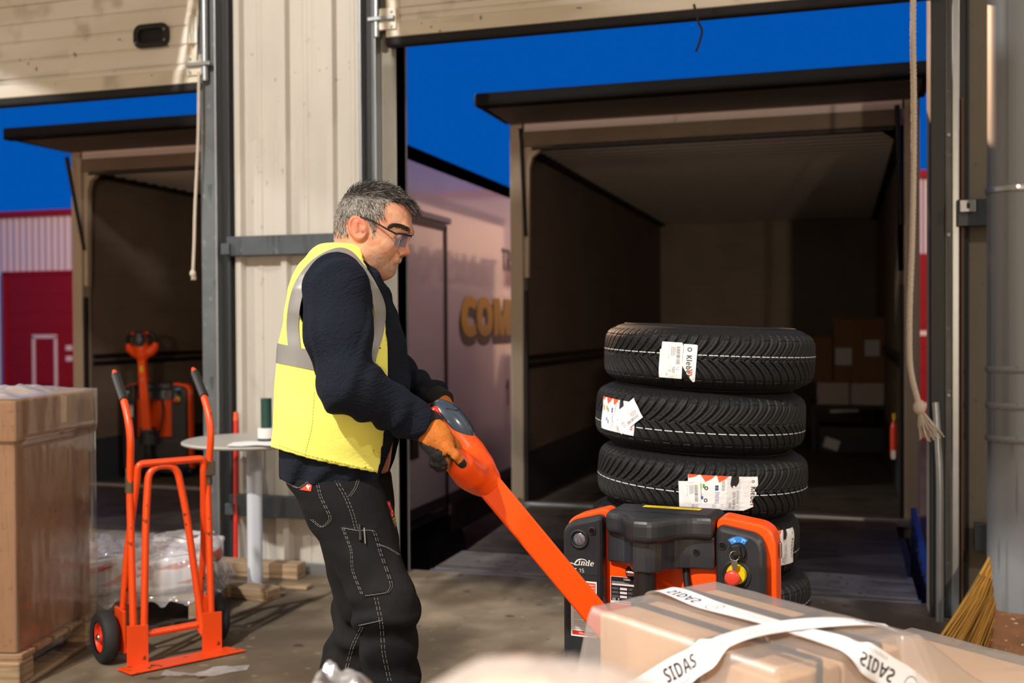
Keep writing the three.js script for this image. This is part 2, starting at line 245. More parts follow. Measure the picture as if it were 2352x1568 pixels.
// sectional overhead doors: path goes up the wall, bends and runs back under the roof
function sectional(name, label, x0, x1, yb, ySeam) {
  const g = structure(name, label), R = .26, yBend = 2.98, T = .04, zin = WZ + .055;
  const pathAt = (s) => { const v = yBend - yb; if (s < v) return [yb + s, zin, 0]; s -= v; const L = R * Math.PI / 2; if (s < L) { const a = s / R; return [yBend + R * Math.sin(a), zin + R * (1 - Math.cos(a)), a]; } return [yBend + R, zin + R + s - L, Math.PI / 2]; };
  const section = (s0, s1) => { // one ribbed panel as a curved strip with grooves every 0.1 m
    const pos = [], idx = [], uv = [], put = (s, d) => { const [y, z, a] = pathAt(s), dy = -Math.sin(a) * d, dz = Math.cos(a) * d; pos.push(x0, y + dy, z + dz, x1, y + dy, z + dz); uv.push(x0 * .5, s * .5 + yb, x1 * .5, s * .5 + yb); };
    const prof = [[s0, -T], [s0, -.004], [s0 + .004, 0]]; for (let q = Math.ceil(s0 / .1 + .2) * .1; q < s1 - .03; q += .1) prof.push([q - .008, 0], [q - .003, -.011], [q + .003, -.011], [q + .008, 0]); prof.push([s1 - .004, 0], [s1, -.004], [s1, -T]); prof.push([s0, -T]);
    const fine = []; for (let i = 0; i < prof.length - 1; i++) { const [a, d] = prof[i], [b, e] = prof[i + 1], n = Math.max(1, Math.ceil(Math.abs(b - a) / .08)); for (let k = 0; k < n; k++) fine.push([lerp(a, b, k / n), lerp(d, e, k / n)]); } fine.push(prof[prof.length - 1]);
    fine.forEach(([s, d]) => put(s, d)); for (let i = 0; i + 1 < fine.length; i++) { const o = i * 2; idx.push(o, o + 1, o + 2, o + 2, o + 1, o + 3); }
    const gg = new THREE.BufferGeometry(); gg.setAttribute('position', new THREE.Float32BufferAttribute(pos, 3)); gg.setAttribute('uv', new THREE.Float32BufferAttribute(uv, 2)); gg.setIndex(idx); const q = gg.toNonIndexed(); q.computeVertexNormals(); return q;
  };
  let s = 0; const first = ySeam; const cuts = [0, first]; while (cuts[cuts.length - 1] < 3.85) cuts.push(cuts[cuts.length - 1] + .52);
  for (let i = 0; i + 1 < cuts.length; i++) mesh('door_panel', section(cuts[i] + .002, cuts[i + 1]), mDoor, g);
  mesh('bottom_rail', uvm(rbox(x1 - x0, .075, .05, .006, (x0 + x1) / 2, yb + .035, zin - .012), .6), std({ map: texDoor, color: 0xf6f2ea, roughness: .4, metalness: .1 }), g);
  mesh('bottom_seal', rbox(x1 - x0 + .02, .05, .06, .015, (x0 + x1) / 2, yb - .02, zin - .02), mRubber, g);
  for (const sx of [x0, x1]) { const d = sx === x0 ? 1 : -1;
    mesh('end_stile', uvm(box(.07, 2.98 - yb, .006, sx + d * .035, (2.98 + yb) / 2, zin + .004), 1), std({ map: texDoor, color: 0xf4efe6, roughness: .45 }), g);
    const br = mesh('bottom_bracket', rbox(.12, .105, .012, .004, sx + d * .0, yb + .085, zin + .018), std({ map: texDoor, color: 0xfffbf2, roughness: .35, metalness: .3 }), g);
    mesh('roller_plate', rbox(.14, .02, .03, .004, sx - d * .015, yb + .085, zin + .03), mGalv, br);
    for (const [bx, by] of [[-.04, .12], [.035, .12], [-.04, .05], [.035, .05]]) mesh('bolt', xf(new THREE.CylinderGeometry(.008, .008, .012, 8), { p: [sx + bx, yb + by, zin + .028], r: [Math.PI / 2, 0, 0] }), mGalv, br);
    mesh('hinge', merge([rbox(.05, .14, .008, .003, sx + d * .03, yb + .27, zin + .012), rbox(.022, .15, .02, .004, sx + d * .03, yb + .27, zin + .02), box(.012, .05, .03, sx + d * .03, yb + .22, zin + .03)]), mDoor, g);
    const tr = []; for (let i = 0; i <= 60; i++) { const [y, z] = pathAt(i / 60 * 3.9); tr.push(V(sx - d * .045, y + (i ? 0 : -.0), z + .02)); }
    mesh('roller_track', sweep(tr, .018, 8), mGalv, g);
    mesh('lift_cable', sweep([V(sx - d * .02, yb + .1, zin + .05), V(sx - d * .03, 3.2, zin + .02)], .004, 6), mBlack, g);
  }
  return g;
}
const door1 = sectional('door_1', 'dirty cream sectional dock door above the left opening', LO[0] - .02, LO[1] - .005, 2.53, .5);
{ // pull handle recess on the left door
  const rr = (w, hh, r) => { const q = []; for (const [cx, cy, a0] of [[w / 2 - r, hh / 2 - r, 0], [-w / 2 + r, hh / 2 - r, 90], [-w / 2 + r, -hh / 2 + r, 180], [w / 2 - r, -hh / 2 + r, 270]]) for (let i = 0; i <= 6; i++) { const a = (a0 + i * 15) * DEG; q.push([cx + r * Math.cos(a), cy + r * Math.sin(a)]); } return q; };
  const hp = onZ(350, 83, WZ + .06); 
  const h = mesh('pull_handle', extrude(rr(.215, .125, .045), .022, .006, 3, [rr(.155, .07, .03)]).translate(hp.x, hp.y, WZ + .058), std({ color: 0x131211, roughness: .5 }), door1);
  mesh('recess', extrude(rr(.16, .075, .03), .006, 0).translate(hp.x, hp.y, WZ + .057), std({ color: 0x050505, roughness: .7 }), h);
  for (const [dx, dy] of [[.085, .025], [.085, -.03], [-.09, -.035]]) mesh('screw', xf(new THREE.SphereGeometry(.007, 8, 6), { p: [hp.x + dx, hp.y + dy, WZ + .08] }), mGalv, h);
}
const door2 = sectional('door_2', 'dirty cream sectional dock door above the right opening', RO[0] - .015, RO[1] + .05, 2.672, .14);
{ mesh('torn_seal_strip', tube([V(-.62, 2.68, WZ + .1), V(-.60, 2.60, WZ + .11), V(-.585, 2.56, WZ + .1), V(-.60, 2.50, WZ + .1), V(-.61, 2.47, WZ + .11)], .006, 20, 6), mRubber, door2); }
// dock levellers: steel plates in the floor with a hinged lip
const texLevel = dataTex(512, (u, v) => { const s = tfbm(u, v, 6, 5), st = tnoise(u * 4, v * 40, 40), d = tfbm(u + .3, v + .4, 30, 3); let k = mixc(rgb(0x6c655b), rgb(0x9b9488), s); k = mixc(k, rgb(0x4a4137), smooth(st, .55, .85) * .6); return mixc(k, rgb(0x2b2622), smooth(d, .7, .82) * .6); });
const mLevel = std({ map: texLevel, roughness: .6, metalness: .25, bumpMap: bumpFine, bumpScale: .001 });
function leveller(label, x0, x1) {
  const g = structure(numbered('floor_leveller'), label), w = x1 - x0, xc = (x0 + x1) / 2;
  mesh('hinge_angle', box(w, .03, .05, xc, -.012, -5.115), mGalv, g);
  mesh('front_plate', uvm(box(w - .02, .03, .42, xc, -.008, -5.36), 1.2), mLevel, g);
  mesh('lip_hinge', sweep([V(x0 + .02, -.006, -5.58), V(x1 - .02, -.006, -5.58)], .014, 8), mSteelDark, g);
  const a = .045 / 1.3; mesh('lip', uvm(xf(box(w - .06, .02, 1.36, 0, 0, 0), { p: [xc, .022, -6.28], r: [a, 0, 0] }), 1.2), std({ map: texLevel, color: 0x8c8680, roughness: .65, metalness: .2 }), g);
  return g;
}
leveller('worn steel dock leveller in the left opening', LO[0] + .1, LO[1] - .05);
leveller('worn steel dock leveller in the right opening', RO[0] + .09, RO[1] - .02);
// hall lamps
for (const L of HALL_LAMPS) {
  const t = thing('high_bay_lamp', L.label, 'lamp', L.at);
  mesh('housing', new THREE.LatheGeometry([[.02, .34], [.08, .33], [.09, .16], [.2, .06], [.24, 0], [.23, 0], [.19, .05], [.0, .06]].map((p) => new THREE.Vector2(...p)), 32), mGalv, t);
  mesh('diffuser', xf(new THREE.CylinderGeometry(.18, .18, .012, 32), { p: [0, .02, 0] }), std({ color: 0xffffff, emissive: LAMP_COLOR, emissiveIntensity: 6 }), t);
  mesh('hanging_rod', cylBetween(V(0, .33, 0), V(0, 8 - L.at[1], 0), .01), mGalv, t);
  const p = new THREE.PointLight(LAMP_COLOR, L.power); p.position.set(0, -.03 - L.size, 0); p.castShadow = true; p.shadow.radius = L.size / .02; p.shadow.mapSize.set(2048, 2048); p.name = 'lamp_light'; t.add(p);
}
// work lamp on a tripod behind the camera
{
  const t = thing('work_lamp', 'flood lamp on a yellow tripod standing behind the camera', 'lamp', [WORK_LAMP.at[0], 0, WORK_LAMP.at[2]]), y = WORK_LAMP.at[1], my = std({ color: 0xd8a815, roughness: .5 });
  for (let k = 0; k < 3; k++) { const a = k * 2.094 + .5; mesh('leg', cylBetween(V(0, .9, 0), V(Math.cos(a) * .5, .012, Math.sin(a) * .5), .014), my, t); }
  mesh('mast', cylBetween(V(0, .85, 0), V(0, y - .1, 0), .016), my, t); mesh('lamp_head', rbox(.32, .22, .06, .02, 0, y, .05), mSteelDark, t);
  mesh('lens', box(.28, .18, .008, 0, y, .016), std({ color: 0xffffff, emissive: 0xffe2c0, emissiveIntensity: 5 }), t);
  const p = new THREE.PointLight(0xffe0c0, WORK_LAMP.power); p.position.set(0, y, -.08); p.castShadow = true; p.shadow.radius = 4; p.name = 'lamp_light'; t.add(p);
}

// ---------- outside ----------
{
  const yard = structure('ground_yard', 'dark asphalt yard below the docks');
  mesh('asphalt', uvm(box(120, .2, 70, -10, -1.35, -40), .3), std({ map: texConcrete, color: 0x4a4a50, roughness: .95 }), yard);
}
const YG = -1.25;
// the long building across the yard
{
  const Z = -25, t = thing('warehouse_building', 'white corrugated warehouse with red doors and red roof edge across the yard', 'building', [0, YG, Z]);
  const white = std({ color: 0xd9cfd0, roughness: .6 }), red = std({ color: 0x9c0f0c, roughness: .5 }), redDoor = std({ color: 0x920f0b, roughness: .55 }), line = std({ color: 0xe8d9d6, roughness: .6 });
  const pos = []; const prof = []; for (let x = -38; x < 16; x += .22) prof.push([x, 0], [x + .06, .03], [x + .11, .03], [x + .17, 0]); prof.push([16, 0]);
  const sh = []; { const p = [], idx = []; prof.forEach(([x, d]) => p.push(x, 0, d, x, 5.72, d)); for (let i = 0; i + 1 < prof.length; i++) { const o = i * 2; idx.push(o, o + 2, o + 1, o + 1, o + 2, o + 3); } const g = new THREE.BufferGeometry(); g.setAttribute('position', new THREE.Float32BufferAttribute(p, 3)); g.setIndex(idx); const q = g.toNonIndexed(); q.computeVertexNormals(); q.setAttribute('uv', new THREE.BufferAttribute(new Float32Array(q.attributes.position.count * 2), 2)); sh.push(q); }
  mesh('wall_cladding', sh[0], white, t); mesh('building_body', box(54, 5.7, 8, -11, 2.85, -4.05), white, t);
  mesh('roof_edge', box(54.4, .16, .5, -11, 5.78, -.1), red, t);
  // red loading doors, with white painted outlines
  const door = (x0, x1) => { const d = mesh('loading_door', rbox(x1 - x0, 4.05, .08, .02, (x0 + x1) / 2, 2.02, .09), redDoor, t);
    for (let y = .5; y < 4; y += .5) mesh('door_rib', box(x1 - x0 - .1, .02, .02, (x0 + x1) / 2, y, .135), redDoor, d); return d; };
  const d1 = door(-22.7, -17.6); door(-14, -9); door(-1.8, 3.0); door(5, 9.6);
  mesh('door_frame', merge([box(.12, 4.15, .14, -22.78, 2.07, .1), box(5.3, .1, .14, -20.15, 4.1, .1)]), red, d1);
  // small personnel door outline
  const x = -21.8; mesh('wicket_outline', merge([box(.09, 2.3, .02, x, 1.15, .15), box(.09, 2.3, .02, x + .75, 1.15, .15), box(.84, .1, .02, x + .375, 2.3, .15)]), line, d1);
  for (const [sx, sy] of [[-20.6, 1.98], [-20.6, 1.68], [-20.2, 1.98]]) mesh('door_sign', box(.2, .14, .02, sx, sy, .15), line, d1);
  for (const y of [2.31, .74]) mesh('white_band', box(4.6, .1, .02, .6, y, .15), line, t);
}
// delivery truck box bodies, open to the dock, tail flap raised
const texTruckIn = dataTex(512, (u, v) => { const s = tfbm(u, v, 5, 5), st = tnoise(u * 5, v * 50, 50), d = tfbm(u + .3, v + .1, 24, 4); let k = mixc(rgb(0x7d736a), rgb(0x968b80), s); k = mixc(k, rgb(0x50483f), smooth(st, .55, .85) * .1); return mixc(k, rgb(0x2e251f), smooth(d, .80, .9) * .5); });
const mTruckFloor = std({ map: texLevel, color: 0x8d867e, roughness: .7 });
const mTruckRoof = std({ color: 0xd6cdc4, roughness: .32, metalness: .1 });
const mTruckSide = phys({ color: 0xcfc6c6, roughness: .35, clearcoat: 1, clearcoatRoughness: .06 });
const mFrame = std({ color: 0xa79d8c, roughness: .5, bumpMap: bumpCoarse, bumpScale: .001 });
const mFlap = std({ map: texTruckIn, color: 0xc2bdb8, roughness: .6 });
function truck(label, x0, x1, zr, zf, tint) {
  const mTruckIn = std({ map: texTruckIn, color: tint, roughness: .6 });
  const t = thing('box_truck', label, 'truck', [(x0 + x1) / 2, 0, zr]), w = x1 - x0, L = zr - zf, h = w / 2, top = 2.62, fl = .045, ce = 2.5;
  const side = (s) => { const m = mesh('side_wall', box(.05, top - fl + .22, L, s * (h - .025), (top + fl - .22) / 2, -L / 2), mTruckSide, t);
    mesh('inner_lining', uvm(box(.012, ce - fl, L - .1, s * (h - .057), (ce + fl) / 2, -L / 2 - .03), .5), mTruckIn, m);
    mesh('kick_band', box(.014, .34, L - .1, s * (h - .064), fl + .17, -L / 2 - .03), std({ color: 0x40444a, roughness: .55, metalness: .3 }), m);
    for (const y of [.98, 1.035]) mesh('lashing_rail', box(.022, .035, L - .2, s * (h - .072), y, -L / 2 - .05), std({ color: 0x1d1a18, roughness: .5 }), m);
    mesh('roof_rail', box(.1, .11, L, s * (h - .05), top - .055, -L / 2), std({ color: 0x8a8086, roughness: .4 }), m);
    mesh('corner_strip', box(.06, .06, L - .2, s * (h - .09), ce - .03, -L / 2 - .1), std({ color: 0x14110f, roughness: .6 }), m);
    return m; };
  t.userData.sides = undefined; const right = side(1), left = side(-1);
  mesh('floor_deck', uvm(box(w - .02, .1, L, 0, fl - .05, -L / 2), .8), mTruckFloor, t);
  const plank = []; mesh('front_wall', uvm(box(w - .12, ce - fl, .05, 0, (ce + fl) / 2, -L + .05), .5), mTruckIn, t);
  // corrugated ceiling sheet
  { const p = [], idx = []; let n = 0; for (let z = 0; z < L - .08; z += .14) for (const [dz, d] of [[0, 0], [.02, .03], [.075, .03], [.095, 0]]) { p.push(-h + .06, ce - d, -z - dz - .06, h - .06, ce - d, -z - dz - .06); n++; } for (let i = 0; i + 1 < n; i++) { const o = i * 2; idx.push(o, o + 2, o + 1, o + 1, o + 2, o + 3); } const g = new THREE.BufferGeometry(); g.setAttribute('position', new THREE.Float32BufferAttribute(p, 3)); g.setIndex(idx); const q = g.toNonIndexed(); q.computeVertexNormals(); q.setAttribute('uv', new THREE.BufferAttribute(new Float32Array(q.attributes.position.count * 2), 2)); mesh('ceiling_sheet', q, mTruckRoof, t); }
  mesh('roof', box(w, .06, L, 0, top - .03, -L / 2), mTruckSide, t);
  // rear frame with rounded corner gussets
  for (const s of [-1, 1]) { const f = mesh('rear_post', uvm(rbox(.09, top - fl + .1, .11, .012, s * (h - .045), (top + fl - .1) / 2, -.05), 1), mFrame, t);
    mesh('door_seal', box(.025, 1.55, .03, s * (h - .1), .72, -.02), mBlack, f);
    const gs = extrude([[0, 0], [.2, 0], [.2, -.03], [.12, -.045], [.06, -.09], [.04, -.16], [.03, -.9], [0, -.9]], .05, .004); gs.scale(-s, 1, 1); if (s > 0) gs.index ? 0 : 0; gs.translate(s * (h - .09), top - .14, -.07);
    mesh('corner_gusset', gs, std({ color: 0xb2a693, roughness: .5, side: THREE.DoubleSide }), f);
    mesh('gas_strut', cylBetween(V(s * (h - .11), 1.86, .0), V(s * (h - .14), top - .08, .22), .012, .016, 8), mBlack, f);
    mesh('buffer_plate', rbox(.06, .2, .03, .008, s * (h - .03), .0, .02), mFrame, f);
  }
  const hd = mesh('rear_header', uvm(rbox(w - .1, .12, .09, .01, 0, top - .1, -.05), 1), std({ map: texTruckIn, color: 0xcbbfae, roughness: .5 }), t);
  mesh('header_lip', box(w - .3, .02, .05, 0, top - .175, -.03), mSteelDark, hd);
  mesh('door_sill', uvm(rbox(w - .04, .05, .08, .006, 0, fl, .0), 1), mGalv, t);
  // raised tail flap with a black rim
  const fp = mesh('tail_flap', uvm(xf(box(w - .04, .03, .60, 0, 0, 0), { p: [0, top + .005, .34], r: [-.02, 0, 0] }), .6), mFlap, t);
  mesh('flap_rim', merge([rbox(w + .02, .085, .08, .012, 0, top + .02, .655), rbox(.05, .06, .64, .01, -h, top + .02, .35), rbox(.05, .06, .64, .01, h, top + .02, .35)]), phys({ color: 0x0a0909, roughness: .7, specularIntensity: .2 }), fp);
  // chassis below the deck
  mesh('chassis', merge([box(.12, .18, L, -.45, -.2, -L / 2), box(.12, .18, L, .45, -.2, -L / 2), box(w - .3, .12, .12, 0, -.45, -.15)]), mBlack, t);
  for (const s of [-1, 1]) for (const z of [-1.6, -L + .9]) mesh('wheel', merge([xf(new THREE.CylinderGeometry(.45, .45, .3, 32), { p: [s * (h - .24), YG + .45, z], r: [0, 0, Math.PI / 2] }), xf(new THREE.CylinderGeometry(.22, .2, .32, 20), { p: [s * (h - .24), YG + .45, z], r: [0, 0, Math.PI / 2] })]), mRubber, t);
  for (const s of [-1, 1]) mesh('side_skirt', box(.03, .3, L - 3.2, s * (h - .05), -.35, -L / 2), mBlack, t);
  mesh('cab', rbox(w - .1, 2.5, 1.8, .15, 0, .55, -L - 1.1), mTruckSide, t);
  return { t, right, left, h, L };
}
const truckR = truck('open box truck backed to the right dock door, tail flap raised', -2.13, .462, -6.9, -12.9, 0xe4dcd4);
const truckL = truck('open box truck backed to the left dock door, tail flap raised', -5.68, -3.1, -6.9, -12.9, 0xe4dcd4);
// lettering and side door on the trucks' facing sides
function lettering(text, size, color, fat, parent, place, mat) { const g = new TextGeometry(text, { font, size, depth: .002, curveSegments: 6, bevelEnabled: fat > 0, bevelSize: fat, bevelThickness: .001, bevelSegments: 2 }); place(g); return mesh('lettering', g, mat || std({ color, roughness: .4 }), parent); }
{
  const R = truckL.right, hx = truckL.h + .001, tz = (z) => z + 6.9;              // z in world to truck frame
  const onRight = (z0, y, wide) => (g) => { g.computeBoundingBox(); const k = wide / (g.boundingBox.max.x - g.boundingBox.min.x); g.scale(k, 1, 1); g.rotateY(Math.PI / 2); g.translate(hx, y, tz(z0)); };
  lettering('TRANSPORTS', .215, 0x332d38, 0, R, onRight(-9.75, 1.79, 1.6));
  const c = lettering('COMBE', .31, 0x17130c, .035, R, onRight(-8.56, 1.12, 2.25)); const c2 = lettering('COMBE', .31, 0xe0b010, .022, R, (g) => { onRight(-8.58, 1.19, 2.2)(g); g.translate(.004, 0, 0); });
  lettering('1', .26, 0x2a252a, 0, R, onRight(-9.85, .48, .1));
  const f = mesh('service_door', merge([box(.02, 2.35, .05, hx, .9, tz(-8.22)), box(.02, .05, .95, hx, 2.06, tz(-7.76)), box(.02, 2.35, .05, hx, .9, tz(-7.3)), box(.02, .05, .95, hx, -.26, tz(-7.76))]), std({ color: 0x1c1719, roughness: .5 }), R);
  mesh('door_latch', rbox(.03, .2, .14, .01, hx + .01, .35, tz(-7.5)), mBlack, f);
  mesh('drip_rail', rbox(.05, .05, 1.05, .01, hx + .01, 2.12, tz(-7.76)), std({ color: 0x7c7480, roughness: .4 }), f);
  mesh('under_rail', box(.06, .09, 5.8, hx - .02, -.17, -3), std({ color: 0x2a2527, roughness: .5 }), R);
  const Lw = truckR.left, hl = -truckR.h - .001;
  const onLeft = (z0, y, wide) => (g) => { g.computeBoundingBox(); const k = wide / (g.boundingBox.max.x - g.boundingBox.min.x); g.scale(k, 1, 1); g.rotateY(-Math.PI / 2); g.translate(hl, y, tz(z0)); };
  lettering('TRANSPORTS', .36, 0x252238, 0, Lw, onLeft(-12.6, 1.72, 3.6));
}
// blue dock buffer panels beside the right truck
{ const t = thing('guide_panel', 'blue painted steel guide panel beside the right dock leveller', 'panel', [.40, 0, -5.55]); mesh('plate', uvm(extrude([[0, -.25], [.0, .02], [1.2, .16], [1.2, -.25]], .03, .003).rotateY(Math.PI / 2), 1), std({ color: 0x1f3f8f, roughness: .5 }), t);
  for (let i = 0; i < 5; i++) mesh('bolt', xf(new THREE.SphereGeometry(.012, 8, 6), { p: [-.002, -.0 + i * .02, -.12 - i * .2] }), mBlack, t); }
// lamp on a mast in the yard
{
  const t = thing('yard_lamp', 'flood lamp on a tall mast between the far building and the trucks', 'lamp', [-9.5, YG, -15.5]);
  mesh('mast', cylBetween(V(0, 0, 0), V(0, 8, 0), .07, .05), mGalv, t); mesh('lamp_head', rbox(.4, .12, .3, .03, .1, 8.05, 0), mSteelDark, t);
  mesh('lens', box(.3, .02, .22, .1, 7.98, 0), std({ color: 0xffffff, emissive: 0xffc9b0, emissiveIntensity: 5 }), t);
  const p = new THREE.PointLight(0xffcda0, YARD_LAMP.power); p.position.set(.1, 7.86, 0); p.castShadow = true; p.shadow.radius = 5; p.name = 'lamp_light'; t.add(p);
}

// ---------- smooth solids: distance fields meshed with surface nets ----------
const smin = (a, b, k) => { const h = Math.max(k - Math.abs(a - b), 0) / k; return Math.min(a, b) - h * h * k * .25; };
const smax = (a, b, k) => -smin(-a, -b, k);
function capsule(a, b, ra, rb = ra) { // tapered
  const ax = a.x, ay = a.y, az = a.z, bx = b.x - ax, by = b.y - ay, bz = b.z - az, L = bx * bx + by * by + bz * bz || 1e-9;
  return (x, y, z) => { const px = x - ax, py = y - ay, pz = z - az; let t = (px * bx + py * by + pz * bz) / L; t = t < 0 ? 0 : t > 1 ? 1 : t; const dx = px - bx * t, dy = py - by * t, dz = pz - bz * t; return Math.sqrt(dx * dx + dy * dy + dz * dz) - (ra + (rb - ra) * t); };
}
function ellipsoid(c, rx, ry, rz, rot) { // rot: rotation in the x-y plane
  const cs = Math.cos(rot || 0), sn = Math.sin(rot || 0), m = Math.min(rx, ry, rz);
  return (x, y, z) => { const px = x - c.x, py = y - c.y, pz = z - c.z, qx = px * cs + py * sn, qy = -px * sn + py * cs; const k0 = Math.sqrt(qx * qx / (rx * rx) + qy * qy / (ry * ry) + pz * pz / (rz * rz)), k1 = Math.sqrt(qx * qx / rx ** 4 + qy * qy / ry ** 4 + pz * pz / rz ** 4); return k1 < 1e-6 ? -m : k0 * (k0 - 1) / k1; };
}
// stack of elliptical sections [x, y, z, rx, rz] from low to high y, joined smoothly
function tower(secs) {
  return (x, y, z) => { let i = 0; const n = secs.length; if (y <= secs[0][1]) i = 0; else if (y >= secs[n - 1][1]) i = n - 2; else while (y > secs[i + 1][1]) i++;
    const A = secs[i], B = secs[i + 1]; let t = clamp((y - A[1]) / (B[1] - A[1]), 0, 1); t = t * t * (3 - 2 * t) * .6 + t * .4; const cx = lerp(A[0], B[0], t), cz = lerp(A[2], B[2], t), rx = lerp(A[3], B[3], t), rz = lerp(A[4], B[4], t), dx = x - cx, dz = z - cz;
    const k0 = Math.hypot(dx / rx, dz / rz), k1 = Math.hypot(dx / rx / rx, dz / rz / rz), d = k1 < 1e-6 ? -Math.min(rx, rz) : k0 * (k0 - 1) / k1, dy = Math.max(secs[0][1] - y, y - secs[n - 1][1]); return dy > 0 ? (d > 0 ? Math.hypot(d, dy) : dy) : Math.max(d, dy); };
}
function sdfMesh(f, lo, hi, cell, colorAt) {
  const nx = Math.ceil((hi[0] - lo[0]) / cell) + 1, ny = Math.ceil((hi[1] - lo[1]) / cell) + 1, nz = Math.ceil((hi[2] - lo[2]) / cell) + 1, F = new Float32Array(nx * ny * nz), id = (i, j, k) => i + nx * (j + ny * k);
  // coarse pass to skip empty space
  const S = 4, far = cell * S * 1.9;
  F.fill(1e3);
  for (let k = 0; k < nz; k += S) for (let j = 0; j < ny; j += S) for (let i = 0; i < nx; i += S) {
    const d = f(lo[0] + (i + S / 2) * cell, lo[1] + (j + S / 2) * cell, lo[2] + (k + S / 2) * cell), fill = Math.abs(d) > far;
    for (let c = k; c < Math.min(k + S, nz); c++) for (let b = j; b < Math.min(j + S, ny); b++) for (let a = i; a < Math.min(i + S, nx); a++) F[id(a, b, c)] = fill ? d : f(lo[0] + a * cell, lo[1] + b * cell, lo[2] + c * cell);
  }
  const vid = new Int32Array(nx * ny * nz).fill(-1), pos = [], idx = [];
  for (let k = 0; k < nz - 1; k++) for (let j = 0; j < ny - 1; j++) for (let i = 0; i < nx - 1; i++) {
    let mask = 0; const v = []; for (let c = 0; c < 8; c++) { const q = F[id(i + (c & 1), j + (c >> 1 & 1), k + (c >> 2))]; v.push(q); if (q < 0) mask |= 1 << c; }
    if (mask === 0 || mask === 255) continue;
    let sx = 0, sy = 0, sz = 0, n = 0;
    for (let a = 0; a < 8; a++) for (const bit of [1, 2, 4]) { const b = a | bit; if (a === b || (mask >> a & 1) === (mask >> b & 1)) continue; const t = v[a] / (v[a] - v[b]); sx += (a & 1) + (bit === 1 ? t : 0); sy += (a >> 1 & 1) + (bit === 2 ? t : 0); sz += (a >> 2) + (bit === 4 ? t : 0); n++; }
    vid[id(i, j, k)] = pos.length / 3; pos.push(lo[0] + (i + sx / n) * cell, lo[1] + (j + sy / n) * cell, lo[2] + (k + sz / n) * cell);
  }
  const quad = (a, b, c, d, flip) => { if (a < 0 || b < 0 || c < 0 || d < 0) return; flip ? idx.push(a, c, b, a, d, c) : idx.push(a, b, c, a, c, d); };
  for (let k = 1; k < nz - 1; k++) for (let j = 1; j < ny - 1; j++) for (let i = 1; i < nx - 1; i++) { const a = F[id(i, j, k)] < 0;
    if (a !== F[id(i + 1, j, k)] < 0) quad(vid[id(i, j - 1, k - 1)], vid[id(i, j, k - 1)], vid[id(i, j, k)], vid[id(i, j - 1, k)], !a);
    if (a !== F[id(i, j + 1, k)] < 0) quad(vid[id(i - 1, j, k - 1)], vid[id(i - 1, j, k)], vid[id(i, j, k)], vid[id(i, j, k - 1)], !a);
    if (a !== F[id(i, j, k + 1)] < 0) quad(vid[id(i - 1, j - 1, k)], vid[id(i, j - 1, k)], vid[id(i, j, k)], vid[id(i - 1, j, k)], !a); }
  const nor = new Float32Array(pos.length), uv = new Float32Array(pos.length / 3 * 2), e = cell * .6;
  for (let q = 0; q < pos.length; q += 3) { const x = pos[q], y = pos[q + 1], z = pos[q + 2]; const dx = f(x + e, y, z) - f(x - e, y, z), dy = f(x, y + e, z) - f(x, y - e, z), dz = f(x, y, z + e) - f(x, y, z - e), l = Math.hypot(dx, dy, dz) || 1; nor[q] = dx / l; nor[q + 1] = dy / l; nor[q + 2] = dz / l;
    uv[q / 3 * 2] = x + z * .8; uv[q / 3 * 2 + 1] = y + z * .3; }
  const g = new THREE.BufferGeometry(); g.setAttribute('position', new THREE.Float32BufferAttribute(pos, 3)); g.setAttribute('normal', new THREE.BufferAttribute(nor, 3)); g.setAttribute('uv', new THREE.BufferAttribute(uv, 2)); g.setIndex(idx);
  if (colorAt) { const c = new Float32Array(pos.length); for (let q = 0; q < pos.length; q += 3) { const k = colorAt(pos[q], pos[q + 1], pos[q + 2], nor[q], nor[q + 1], nor[q + 2]); c[q] = k[0]; c[q + 1] = k[1]; c[q + 2] = k[2]; } g.setAttribute('color', new THREE.BufferAttribute(c, 3)); }
  return g;
}

